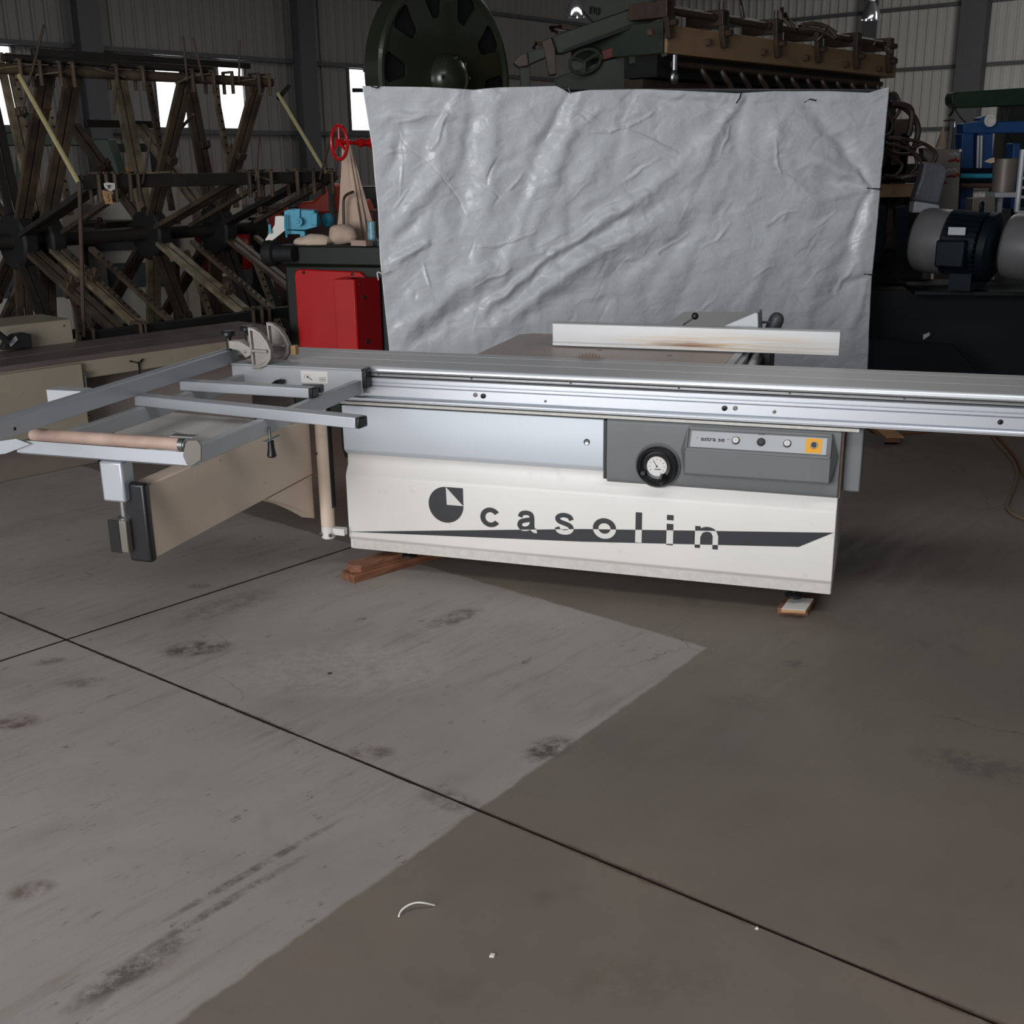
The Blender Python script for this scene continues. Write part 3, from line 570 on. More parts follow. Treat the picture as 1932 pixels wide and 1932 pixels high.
# --- iron table, blade, rip fence
it = MB(MF); it.prism([(x, y, 0.872) for x, y in ((0.44, 0.462), (1.575, 0.462), (1.575, 1.21), (0.50, 1.21), (0.44, 1.15))], (0, 0, 0.043)); it_o = it.build('iron_table', M_iron, saw, bevel=0.003)
sl = MB(MF)
for px_, py_ in ((1131, 661), (1263, 671)):
    q = MF.pz(px_, py_, 0.915); sl.box(q[0] - 0.012, q[0] + 0.012, q[1] - 0.006, q[1] + 0.006, 0.9151, 0.9156)
sl.build('table_slot', M_mattblack, it_o, smooth=False)
ex_ = MB(MF); ex_.box(1.577, 1.612, 0.462, 1.20, 0.876, 0.918); ex_.box(1.600, 1.635, 0.47, 1.20, 0.86, 0.905); ex_.build('side_rail', M_aluface, saw, bevel=0.002)
bl = MB(MF); bcx = MF.px(1113, 676, 0.458)[0]; BR = 0.105; bcz = 0.948 - BR; prof = []; NT = 40
for i in range(NT):
    a0 = 2 * math.pi * i / NT; da = 2 * math.pi / NT
    prof += [(a0, BR - 0.009), (a0 + da * 0.15, BR + 0.001), (a0 + da * 0.45, BR - 0.001), (a0 + da * 0.62, BR - 0.009)]
bl.prism([(bcx + r_ * math.cos(a_), 0.457, bcz + r_ * math.sin(a_)) for a_, r_ in prof], (0, 0.0032, 0)); bl.build('saw_blade', M_blade, saw, smooth=False)
f0 = MF.px(1043, 652, 0.80); f1 = MF.px(1582, 662, 0.80)
rfz0, rfz1 = 0.923, 1.030
rp_ = ext([(0.80, rfz1), (0.797, rfz1 - 0.003), (0.80, rfz1 - 0.006), (0.80, rfz0 + 0.018), (0.797, rfz0 + 0.012), (0.797, rfz0), (0.836, rfz0), (0.836, rfz1)], f0[0], f1[0] + 0.002)
stain(M_fence, (1.52, .8, .955), .62, .06, rgb(176, 150, 112), 1.1); stain(M_fence, (1.36, .8, .948), .20, .02, rgb(120, 84, 56), 1.6)
rf_o = rp_.build('rip_fence', M_fence, saw, smooth=False)
bo = MB(MF); w0 = MF.px(1375, 617, 0.85); w1 = MF.px(1428, 599, 0.85)
bo.prism([(w0[0] - .02, 0.85, 0.99), (w1[0] + 0.012, 0.85, 0.99), (w1[0] + .004, 0.85, w1[2] + .018), (w1[0] - 0.008, 0.85, w1[2] + .022), (w0[0] - .02, 0.85, w0[2] + .006)], (0, 0.16, 0)); bo.build('fence_housing', M_lgrey, rf_o, bevel=0.003)
bh = MB(MF); l0 = MF.px(1293, 611, 0.87); l1 = MF.px(1310, 598, 0.87); bh.tube([(l0[0] - .012, .87, l0[2] - .01), (l0[0], .87, l0[2] + .004), (l1[0], .87, l1[2])], 0.0055, 8); lv = bh.build('lock_lever', M_steel, rf_o)
bh = MB(MF); bh.sphere((l1[0] + .003, .87, l1[2] + .004), 0.0165, 18); bh.build('ball_knob', M_black, lv)
fa = MB(MF); a0 = MF.px(1433, 608, 0.98); a1 = MF.px(1452, 608, 0.98); fa.cyl((a0[0] - .03, .98, a0[2]), (a1[0] + .01, .98, a1[2]), 0.006, 10); fa.build('adjusting_spindle', M_dgrey, rf_o)
gc = MB(MF); p0 = MF.px(1449, 640, 1.0); p1 = MF.px(1465, 603, 1.0); gc.cyl(p0, p1, 0.034, 24); gc.sphere(p1, 0.034, 18); gc.build('rail_end_cover', M_dgrey, rf_o)
# rear parts under the fence
um = MB(MF); u0 = MF.px(1397, 664, 0.93); u1 = MF.px(1452, 690, 0.93); um.box(u0[0], u1[0], 0.93, 1.15, 0.80, 0.915); um.build('fence_rail_bracket', M_dgrey, saw, bevel=0.003)
rr = MB(MF); rr.cyl((1.675, 0.50, 0.872), (1.66, 1.10, 0.885), 0.026, 24); rr.cyl((1.645, 0.48, 0.862), (1.64, 0.9, 0.862), 0.012, 12); rr.build('round_fence_rail', M_steel, saw)
rt = MB(MF); Q = [MF.pz(x, y, 0.955) for x, y in ((1245, 618), (1290, 588), (1430, 588), (1385, 622))]
rt.prism([(q[0], q[1], 0.925) for q in Q], (0, 0, 0.03)); rt.build('rear_extension_table', M_pale2, saw, bevel=0.003)
ry = max(q[1] for q in Q)
lgm = MB(MF); lgm.box(1.2, 1.24, 1.45, 1.49, 0, 0.924); lgm.box(1.44, 1.48, 1.45, 1.49, 0, 0.924); lgm.box(1.2, 1.48, 1.45, 1.49, 0.86, 0.924); lgm.build('extension_table_leg', M_lgrey, saw)
mo = MB(MF); mo.box(0.55, 1.55, 0.785, 1.15, 0.10, 0.872); mo.build('rear_cabinet', M_white, saw, bevel=0.005)

# --- outrigger: bracket plate
pb = MB(MF); pb.xprism([(-0.052, 0.928), (-0.052, 0.922), (-0.046, 0.920), (-0.046, 0.812), (-0.040, 0.812), (-0.040, 0.922), (0.035, 0.9225), (0.035, 0.928)], -0.50, 0.128); pb_o = pb.build('outrigger_bracket', M_lgrey, saw, bevel=0.0012)
pc = MB(MF); pc.box(0.1285, 0.150, -0.050, 0.004, 0.845, 0.9275); pc.build('end_cap', M_black, pb_o, bevel=0.004)
pt = MB(MF); s0 = MF.px(567, 699, -0.0465); s1 = MF.px(619, 724, -0.0465); pt.box(s0[0], s1[0], -0.0472, -0.0462, s1[2], s0[2]); dec = pt.build('instruction_sticker', M_decalw, pb_o, smooth=False)
dm = MB(MF); c_ = MF.px(580, 711, -0.0478); dm.lathe(c_, (0, -1, 0), [(0, .0042), (.0004, .0042), (.0004, 0)], 14); dm.beam(c_, c_ + np.array([0.022, 0, -0.012]), 0.003, 0.0008, (0, 1, 0)); q0 = MF.px(603, 712, -0.0478); dm.box(q0[0], q0[0] + 0.028, -0.0478, -0.0474, q0[2] - 0.016, q0[2] - 0.0145); dm.box(q0[0], q0[0] + 0.028, -0.0478, -0.0474, q0[2] - 0.001, q0[2]); dm.box(q0[0], q0[0] + 0.0012, -0.0478, -0.0474, q0[2] - 0.016, q0[2]); dm.box(q0[0] + 0.027, q0[0] + 0.028, -0.0478, -0.0474, q0[2] - 0.016, q0[2])
for i in range(9):
    a = math.radians(30 + i * 22); dm.beam(c_ + np.array([math.cos(a) * .013, 0, math.sin(a) * .009]), c_ + np.array([math.cos(a) * .016, 0, math.sin(a) * .011]), 0.0012, 0.0006, (0, 1, 0))
dm.build('sticker_print', M_decal, dec, smooth=False)
lettering('40 kg', 'lettering', dec, M_decal, (q0[0] + 0.005, -0.0474, q0[2] - 0.011), (1, 0, 0), (0, 0, 1), (0, -1, 0), width=0.018, height=0.006, bold=0.02)
lvr = MB(MF); h0 = MF.px(531, 722, -0.08); lvr.lathe((h0[0] - .004, -0.047, h0[2] + .003), (-0.25, -1, -0.12), [(0, .006), (.015, .006), (.018, .014), (.05, .016), (.07, .011), (.074, 0)], 16); lvr.build('clamping_lever', M_black, pb_o)
# --- outrigger frame
FZ0, FZ1 = 0.822, 0.880
fm = MB(MF)
rbx = 0.105; lbx = -0.46; yo = -1.262
fm.beam((rbx - .0, -0.046, (FZ0 + FZ1) / 2), (rbx - .0, yo, (FZ0 + FZ1) / 2), 0.034, FZ1 - FZ0)
fr_o = fm.build('outrigger_side_bar', M_lgrey, saw, bevel=0.003)
fm = MB(MF); fm.beam((lbx, -0.046, (FZ0 + FZ1) / 2), (lbx, yo, (FZ0 + FZ1) / 2), 0.034, FZ1 - FZ0); fm.build('outrigger_side_bar', M_lgrey, saw, bevel=0.003)
ob = MB(MF); ob.xprism([(yo - .004, 0.808), (yo - .022, 0.818), (yo - .022, 0.862), (yo - .018, 0.862), (yo - .018, 0.824), (yo + .04, 0.812), (yo + .04, 0.806)], -0.60, 0.088); ob.build('outrigger_end_channel', M_aluface, saw, smooth=False)
e0 = 0.089; ep = MB(MF); ep.prism([tuple(MF.px(x, y, yo - .030)) for x, y in ((349, 838), (354, 831), (372, 831), (379, 841), (379, 868), (359, 881), (352, 876), (345, 860))], (0, 0.006, 0)); ep_o = ep.build('end_plate', M_ss, saw, bevel=.001)
bt = MB(MF); bt.cyl((e0 + .0, yo + .002, .88), (e0 + .022, yo + .002, .88), 0.006, 14); bt.build('bolt', M_steel, ep_o)
bt = MB(MF); bt.cyl((e0 - .09, yo + .03, .915), (e0 + .01, yo + .01, .908), 0.001, 6); bt.box(e0 - .075, e0 + .012, yo - .005, yo + .03, .906, .910); bt.build('roller_guard', M_steel, ep_o)
RY, RZ = yo - 0.006, 0.883
ro = MB(MF); r0x = MF.px(62, 821, RY)[0]; ro.cyl((r0x, RY, RZ - .002), (e0 - 0.036, RY, RZ), 0.0215, 28); ro_o = ro.build('support_roller', M_tube, saw, label='pinkish tan support roller')
rc = MB(MF); rc.lathe((e0 - 0.0365, RY, RZ), (1, 0, 0), [(0, 0.0225), (0.018, 0.0225), (0.019, 0.019), (0.022, 0.019), (0.022, 0.0235), (0.026, 0.0235), (0.026, 0.008), (0.036, 0.008)], 28); rc.build('roller_end_ring', M_steel, ro_o)
sc_ = MB(MF); t0 = MF.px(0, 848, yo - .03); t1 = MF.px(58, 832, yo - .03)
sc_.prism([tuple(MF.px(x, y, yo - .035)) for x, y in ((-40, 838), (30, 828), (57, 838), (10, 856), (-40, 862))], (0, 0.006, 0)); sc_.build('scoop_plate', M_aluface, saw)
# handle under the side bar
hp = MB(MF); g0 = MF.side(513, 812, rbx + .03); hp.box(rbx + .012, rbx + .030, g0[1] - .05, g0[1] + .07, .801, .804); hp.cyl((rbx + .02, g0[1], .802), (rbx + .02, g0[1], .845), 0.007, 12); ho = hp.build('handle_plate', M_steel, saw)
hp = MB(MF); hp.lathe((rbx + .022, g0[1], .800), (0, 0, -1), [(0, .008), (.004, .012), (.03, .013), (.058, .018), (.064, .014), (.065, 0)], 18); hp.build('handle_grip', M_black, ho)
# --- two support bars on top of the frame
def sbar(p, q, w_, h_, nm):
    mb = MB(MF); p = np.array(p); q = np.array(q); mb.beam(p, q, w_, h_); o = mb.build(nm, M_aluface, saw, bevel=0.003)
    d = (q - p) / np.linalg.norm(q - p); c = MB(MF); c.beam(q + d * .0005, q + d * .016, w_ * .97, h_ * .97); c.build('end_cap', M_black, o, bevel=0.005); return o
z_ = 0.901
sbar((-0.49, -0.728, z_), (0.515, -0.880, z_), 0.055, 0.040, 'support_bar')
sbar((-0.50, -0.418, z_), (0.098, -0.436, z_), 0.055, 0.040, 'support_bar')
gp = MB(MF); gp.beam((0.03, -0.395, .905), (0.115, -0.375, .905), 0.035, 0.030); gp.build('bar_clamp_block', M_dgrey, saw, bevel=0.004)
pn = MB(MF); Q = [MF.pz(x, y, 0.735) for x, y in ((206, 832), (250, 772), (560, 800), (500, 812), (380, 850), (300, 850))]; pn.prism([(q[0], q[1], .733) for q in Q], (0, 0, .004)); pn.build('arm_top_tray', M_white, saw, smooth=False)
# --- crosscut fence
FA = (-0.430, -1.95); FB = (-0.512, 0.035)
def fence_prof(o, zz): return None
fd = np.array([FB[0] - FA[0], FB[1] - FA[1], 0]); fL = np.linalg.norm(fd); fdeg = math.degrees(math.atan2(fd[1], fd[0])) + MANG
FF = Frame(MF.w((FA[0], FA[1], 0)), fdeg)      # x along the fence towards the table, y to the left = away from the bars
fp = [(0.0, 0.9215), (0.0, 0.980), (0.012, 0.983), (0.016, 0.978), (0.030, 0.978), (0.034, 0.983), (0.052, 0.983), (0.055, 0.980), (0.055, 0.9215)]
cf = MB(FF); cf.xprism(fp, 0, fL); cf_o = cf.build('crosscut_fence', M_aluface, saw, bevel=0.0012)
h_ = MB(FF); q = FF.px(28, 809, 0) if False else None
for px_, py_ in ((28, 809),):
    d = ray(px_, py_); t = ((FF.o - CAMP) @ FF.ey) / (d @ FF.ey); q = FF.loc(CAMP + t * d); h_.lathe((q[0], 0.0, q[2]), (0, -1, 0), [(0, .006), (.0012, .006), (.0012, 0)], 12)
h_.build('fence_hole', M_mattblack, cf_o)
sb = MB(FF); sb.box(fL - 1.05, fL - 0.98, 0.055, 0.20, 0.925, 0.985); sb.build('fence_arm_stub', M_lgrey, cf_o, bevel=0.002)
# flip stops
def stop(xc, px_c, tilt, nm='flip_stop', sgn=1):
    y0 = xc; DPT = 0.018
    base = MB(MF); fr_ = MF
    X = px_c; P = lambda u, v: (X + u, y0, 0.985 + v)
    outer = [(-.006, -.062)] + [(-.006 + .100 * math.sin(t), -.062 + .0 + .170 * (1 - math.cos(t)) / 2 * 1.0) for t in ()]
    arc = [(-0.002, 0.105), (0.028, 0.100), (0.060, 0.080), (0.088, 0.045), (0.104, 0.005), (0.100, -0.030), (0.078, -0.058), (0.045, -0.072), (0.006, -0.075)]
    inn = [(0.012, 0.090), (0.030, 0.085), (0.055, 0.067), (0.078, 0.037), (0.091, 0.004), (0.087, -0.023), (0.070, -0.045), (0.043, -0.058), (0.016, -0.060)]
    n = len(arc)
    for i in range(n):
        j = (i + 1) % n; quad = [arc[i], arc[j], inn[j], inn[i]]; base.prism([(P(*q)[0], y0, P(*q)[2]) for q in quad], (0, 0.028, 0))
    base.prism([(P(*q)[0], y0 + .012, P(*q)[2]) for q in inn], (0, 0.005, 0))
    base.beam(P(0.012, 0.006), P(0.09, 0.004), 0.024, 0.010)
    o = base.build(nm, M_cast, saw, bevel=0.003)
    b2 = MB(MF); b2.prism([(X + .01, y0 - .004, .97), (X + .01, y0 - .004, 1.0), (X - .045, y0 - .004, 1.03), (X - .10, y0 - .004, 1.03), (X - .10, y0 - .004, .995), (X - .05, y0 - .004, .985), (X - .02, y0 - .004, .955)], (0, .045, 0)); b2.cyl((X - .02, y0 - .010, .985), (X - .02, y0 + .05, .985), .008, 14); b2.build('stop_arm', M_cast, o, bevel=0.004)
    b3 = MB(MF); b3.lathe((X - .105, y0 + .01, .985), (0, 0, 1), [(0, .011), (.055, .012), (.062, .018), (.066, .031), (.080, .031), (.086, .026), (.087, 0)], 24); b3.build('star_knob', M_black, o)
    return o
stop(-0.06, MF.px(469, 640, -0.06)[0], 0)
stop(0.10, MF.px(504, 632, 0.10)[0], 0)
wb = MB(MF); q = MF.px(544, 655, 0.06); wb.box(q[0] - .012, q[0] + .012, 0.10, 0.13, .95, .99); wb.build('stop_shoe', M_woodl, saw)
# --- swing arm and pipe
pi_ = MB(MF); PX, PY = -0.083, -0.035
pi_.cyl((PX, PY, 0.215), (PX, PY, 0.80), 0.031, 32); pi_o = pi_.build('swing_pipe', M_cream, saw, label='cream swing pipe')
pi_ = MB(MF); pi_.lathe((PX, PY, 0.155), (0, 0, 1), [(0, .0), (0, .027), (.004, .031), (.055, .031), (.055, .028), (.060, .028)], 32); pi_.box(PX + .02, 0.0, PY - .012, PY + .02, .175, .205); pi_.build('pivot_collar', M_white, saw)
for s_ in (-1, 1):
    b_ = MB(MF); b_.cyl((PX + s_ * .02, PY - .026, .178), (PX + s_ * .028, PY - .036, .178), .008, 10); b_.build('set_screw', M_steel, pi_o)
b_ = MB(MF); b_.cyl((PX - .018, PY - .027, .55), (PX - .019, PY - .033, .55), .004, 10); b_.build('hole', M_mattblack, pi_o)
gs = MB(MF); gs.box(PX + .0305, PX + .036, PY - .01, PY + .02, .30, .79); gs.build('black_seal_strip', M_mattblack, pi_o)
ax = PX - 0.045; yE = -1.215
sa = MB(MF); sa.prism([(ax, PY - .028, .718), (ax, PY - .028, .455), (ax, yE, .455), (ax, yE, .718)], (-.075, 0, 0)); sa_o = sa.build('swing_arm', M_cream, saw, bevel=0.004, label='cream swing arm under the outrigger')
gu = MB(MF); pts = [(PY - .028, .450), (PY - .42, .450), (PY - .40, .440)] + [(PY - .42 + .392 * t, .44 - .19 * (t ** 1.3)) for t in (0.15, .3, .45, .6, .75, .9, 1)]
gu.prism([(ax - .004, y, z) for y, z in pts], (-.066, 0, 0)); gu.build('arm_gusset', M_cream, sa_o, bevel=0.003)
for px_, py_ in ((416, 869), (500, 911), (290, 1028)):
    d = ray(px_, py_); t = ((MF.w((ax, 0, 0)) - CAMP) @ MF.ex) / (d @ MF.ex); q = MF.loc(CAMP + t * d); b_ = MB(MF); b_.lathe((ax, q[1], q[2]), (1, 0, 0), [(0, .005), (.002, .0045), (.003, .002), (.003, 0)], 12); b_.build('screw', M_steel, sa_o)
ac = MB(MF); ac.box(ax - .085, ax + .004, yE - .035, yE, .445, .728); ac.build('arm_end_cap', M_black, sa_o, bevel=0.010, seg=3)
# post between the channel and the arm
po = MB(MF); ppx = -0.225; ppy = yo + .003; po.box(ppx - .048, ppx + .042, ppy - .018, ppy + .048, .665, .807); po_o = po.build('outrigger_post', M_aluface, saw, bevel=0.008)
po = MB(MF); po.cyl((ppx + .006, ppy + .018, .60), (ppx + .006, ppy + .018, .67), .0165, 20); po.lathe((ppx + .006, ppy + .018, .598), (0, 0, 1), [(0, .026), (.006, .026), (.010, .018)], 20); po.build('post_spindle', M_steel, po_o)
po = MB(MF); po.box(ppx - .038, ppx + .032, ppy - .018, yE - .035, .485, .600); po.build('post_shoe', M_ss, po_o, bevel=0.003)
po = MB(MF); po.box(ppx - .0385, ppx + .004, ppy - .021, ppy - .0175, .484, .601); po.build('shoe_face', M_black, po_o)

# ================================================================== things by the saw's feet
mb = MB(WORLD); a0 = atz(668, 1101); a1 = atz(820, 1056); dd = (a1 - a0) / np.linalg.norm(a1 - a0); nn = np.array([-dd[1], dd[0], 0])
L_ = 0.85
tb1 = thing('timber_bearer', 'long reddish timber bearer under the left foot of the saw', 'wood', a0, math.degrees(math.atan2(dd[1], dd[0])))
mb = MB(); mb.prism([a0 + nn * .0, a0 + dd * L_, a0 + dd * L_ + nn * .095, a0 + nn * .095], (0, 0, .036)); mb.build('lower_lath', M_wood, tb1, bevel=.002)
up = np.array([0, 0, .0365]); mb = MB(); mb.prism([a0 + dd * .045 + nn * .006 + up, a0 + dd * L_ + nn * .006 + up, a0 + dd * L_ + nn * .08 + up, a0 + dd * .02 + nn * .08 + up, a0 + dd * .01 + nn * .04 + up], (0, 0, .036)); mb.build('upper_lath', M_wood, tb1, bevel=.002)
b0 = atz(1466, 1158); b1 = atz(1524, 1162); dd = (b1 - b0) / np.linalg.norm(b1 - b0); nn = np.array([-dd[1], dd[0], 0]); nn2 = nn * .98 + dd * .25
tb2 = thing('timber_block', 'dark brown timber block under the right foot of the saw', 'wood', b0, 0)
mb = MB(); mb.prism([b0, b1, b1 + nn2 * .16, b0 + nn2 * .16], (0, 0, .026)); mb.build('block', M_wood, tb2, bevel=.002)
c0_ = atz(1474, 1149, .040); c1_ = atz(1520, 1152, .040); c0_[2] = c1_[2] = .0265
wbd = MB(); wbd.mat(0).prism([c0_, c1_, c1_ + nn2 * .14, c0_ + nn2 * .14], (0, 0, .0125)); wbd.mat(1).prism([c0_ + (0, 0, .0127), c1_ + (0, 0, .0127), c1_ + nn2 * .14 + (0, 0, .0127), c0_ + nn2 * .14 + (0, 0, .0127)], (0, 0, .0015))
tag(wbd.build('board_offcut', [M_woodl, M_white], None), 'small white faced board offcut lying on the dark block by the right foot', 'wood')
sh = MB(); sh.tube([atz(752, 1730, .004), atz(757, 1718, .012), atz(770, 1708, .020), atz(786, 1703, .022), atz(803, 1704, .018), atz(820, 1708, .005)], .0022, 6)
tag(sh.build('plastic_shaving', M_decalw, None), 'curled white plastic shaving on the brown floor in the foreground', 'shaving')
ws = MB(); q = atz(622, 1271, 0); ws.lathe(q + (0, 0, .0005), (0, 0, 1), [(0, .004), (0, .0085), (.002, .0085), (.002, .004), (0, .004)], 16); tag(ws.build('washer', M_dgrey, None), 'tiny dark steel washer lying on the light floor', 'washer')
cp_ = MB(); q = atz(928, 1804, 0); cp_.prism([q + (-.006, -.004, 0), q + (.005, -.005, 0), q + (.008, .003, 0), q + (-.002, .006, 0)], (0, 0, .004)); tag(cp_.build('wood_chip', M_decalw, None), 'tiny pale wood chip on the foreground floor below the curled shaving', 'chip')
q = atz(1427, 1752, 0); cp_ = MB(); cp_.prism([q + (-.004, -.003, 0), q + (.004, -.004, 0), q + (.003, .004, 0)], (0, 0, .004)); tag(cp_.build('wood_chip', M_decalw, None), 'tiny pale wood chip on the floor joint at lower right', 'chip')
# wood and cords on the floor at right, behind the saw
def lath(px, w_, h_, z0, m, nm, lab):
    a = atz(*px[0], 0); b = atz(*px[1], 0); o = MB(); o.beam(a + (0, 0, z0 + h_ / 2), b + (0, 0, z0 + h_ / 2), w_, h_); return tag(o.build(nm, m, None, bevel=.002), lab, 'wood')
lath(((1688, 836), (1640, 799)), .115, .012, .030, M_woodl, 'plywood_strip', 'pale plywood strip, topmost of the offcuts behind the saw')
lath(((1684, 840), (1645, 807)), .10, .012, .017, M_wood, 'plywood_strip', 'reddish plywood strip under the pale one behind the saw')
o = MB(); a = atz(1666, 846, 0); b = atz(1600, 825, 0); o.beam(a + (0, 0, .001), b + (0, 0, .001), .11, .002); o.beam(a + (0.02, .05, .03), b + (0.02, .05, .03), .004, .06); tag(o.build('metal_angle', M_ss, None), 'folded metal angle lying beside the offcuts behind the saw', 'metal')
lath(((2080, 829), (1700, 806)), .10, .07, .0, M_wood, 'timber_beam', 'long brown timber beam on the floor behind the right end of the saw')
def cord(px, r, m, lab, grp=None):
    # smooth curve through the floor points
    P_ = [atz(x, y, r) for x, y in px]; out = []
    for i in range(len(P_) - 1):
        p0, p1, p2, p3 = P_[max(i - 1, 0)], P_[i], P_[i + 1], P_[min(i + 2, len(P_) - 1)]
        for t in (0, .25, .5, .75): out.append(.5 * ((2 * p1) + (-p0 + p2) * t + (2 * p0 - 5 * p1 + 4 * p2 - p3) * t * t + (-p0 + 3 * p1 - 3 * p2 + p3) * t ** 3))
    out.append(P_[-1]); o = MB(); o.tube(out, r, 6); return tag(o.build('power_cord', m, None), lab, 'cord')
cord(((1678, 821), (1730, 817), (1790, 812), (1840, 818), (1876, 822), (1895, 838), (1914, 862), (1932, 898), (1950, 930)), .007, M_cord, 'orange red power cord running towards the right edge of the floor')
cord(((1872, 822), (1885, 840), (1906, 862), (1917, 882), (1919, 900), (1911, 925), (1901, 948), (1903, 962), (1918, 973), (1940, 982)), .010, M_cordg, 'dusty brown power cord looping on the floor at the right edge')

# ================================================================== plastic curtain
CL = at(683, 165, 7.0); CRt = at(1678, 168, 7.9); cdir = CRt - CL; CDEG = math.degrees(math.atan2(cdir[1], cdir[0])); CW = Frame(CL, CDEG)
cur = thing('plastic_curtain', 'large creased grey white plastic sheet hung behind the saw', 'curtain', (CL[0], CL[1], 0), CDEG)
def curtain():
    NX, NZ = 460, 330
    ly = np.array([160, 200, 280, 330, 400, 490, 540, 600, 660, 800, 900.]); lx = np.array([682, 689, 702, 706, 713, 717, 722, 728, 734, 742, 746.])
    ry = np.array([160, 355, 518, 600, 700, 900.]); rx = np.array([1679, 1660, 1645, 1641, 1636, 1622.])
    tx = np.array([683, 720, 800, 895, 940, 1050, 1076, 1110, 1220, 1390, 1460, 1560, 1640, 1662, 1679]); ty = np.array([162, 163, 164, 169, 165, 162, 175, 170, 168, 176, 172, 172, 175, 168, 164.])
    U = np.linspace(0, 1, NX); V = np.linspace(0, 1, NZ); PXs = np.zeros((NZ, NX)); PYs = np.zeros((NZ, NX)); BOT = 850
    for j, v in enumerate(V):
        y = 165 + (BOT - 165) * v; xl = np.interp(y, ly, lx); xr = np.interp(y, ry, rx); xs = xl + (xr - xl) * U; t = np.interp(xs, tx, ty)
        PXs[j] = xs; PYs[j] = t + (BOT - t) * v
    D = np.zeros((NZ, NX))
    WX = np.zeros((NZ, NX)); WY = np.zeros((NZ, NX))
    for j in range(NZ):
        for i in range(NX):
            x, y = PXs[j, i], PYs[j, i]
            WX[j, i] = 8 * noise.noise(Vector((x / 42, y / 42, 2))) + 2.2 * noise.noise(Vector((x / 17, y / 17, 7))); WY[j, i] = 9 * noise.noise(Vector((x / 42, y / 42, 12))) + 2.2 * noise.noise(Vector((x / 17, y / 17, 17)))
    QX = PXs + WX; QY = PYs + WY
    def crease(x0, y0, x1, y1, w, h, sharp=False, w1=None):
        dx, dy = x1 - x0, y1 - y0; L2 = dx * dx + dy * dy; t = ((QX - x0) * dx + (QY - y0) * dy) / L2; tc = np.clip(t, 0, 1)
        d = np.hypot(QX - (x0 + tc * dx), QY - (y0 + tc * dy)); ww = w + ((w1 if w1 else w) - w) * tc
        h *= (.62 if not sharp else 1.0); g = np.exp(-(d / ww) ** 2) if not sharp else np.maximum(0, 1 - d / ww) ** 1.3
        return h * g * (0.35 + 0.65 * np.sin(np.pi * np.clip(tc, 0.08, .92)))
    # broad folds falling from the ties
    for c in [(895, 172, 850, 560, 10, -.045, 0, 34), (865, 172, 800, 360, 10, .03, 0, 20), (935, 180, 920, 400, 18, .03), (1075, 176, 1012, 300, 8, -.05, 0, 16), (1095, 178, 1040, 330, 9, .035, 0, 22),
              (1012, 300, 940, 470, 12, -.03, 0, 18), (1060, 300, 985, 480, 16, .025), (1395, 192, 1290, 330, 8, .03, 0, 26), (1400, 200, 1382, 330, 8, -.02, 0, 18), (1500, 165, 1650, 355, 20, -.03, 0, 8),
              (1640, 353, 1470, 262, 7, .05, 0, 26), (1640, 355, 1520, 330, 6, -.045, 0, 26), (1638, 356, 1450, 390, 6, .03, 0, 30), (1640, 358, 1590, 520, 6, -.05, 0, 20), (1646, 360, 1620, 500, 6, .03, 0, 14), (1642, 352, 1560, 220, 7, -.035, 0, 22),
              (1640, 518, 1560, 560, 5, -.03, 0, 18), (1640, 520, 1600, 640, 5, .03, 0, 14), (1180, 190, 1400, 195, 12, -.02), (1230, 176, 1390, 186, 8, .02),
              (740, 640, 900, 520, 16, .045), (770, 655, 930, 540, 14, -.04), (800, 560, 1000, 480, 18, .04), (860, 610, 1080, 470, 16, -.035), (900, 640, 1180, 440, 14, .035), (960, 560, 1340, 370, 18, .04), (1000, 600, 1380, 400, 16, -.03),
              (740, 430, 830, 330, 14, .03), (735, 470, 800, 400, 10, -.03), (730, 250, 850, 235, 12, -.025), (700, 225, 830, 215, 9, .02), (735, 330, 765, 250, 12, -.03), (1380, 640, 1470, 430, 16, .025), (1500, 660, 1560, 470, 16, .025), (913, 584, 1044, 478, 9, .06, 0, 7), (1044, 478, 1215, 366, 8, .06, 0, 10), (925, 600, 1060, 492, 12, -.04), (1055, 492, 1225, 380, 12, -.035), (733, 503, 805, 458, 8, .05), (842, 217, 814, 276, 5, .04), (1220, 560, 1300, 420, 18, -.02), (1050, 400, 1130, 300, 14, .02), (1180, 420, 1260, 330, 14, .018)]:
        D += crease(*c[:6], False, c[7] if len(c) > 7 else None)
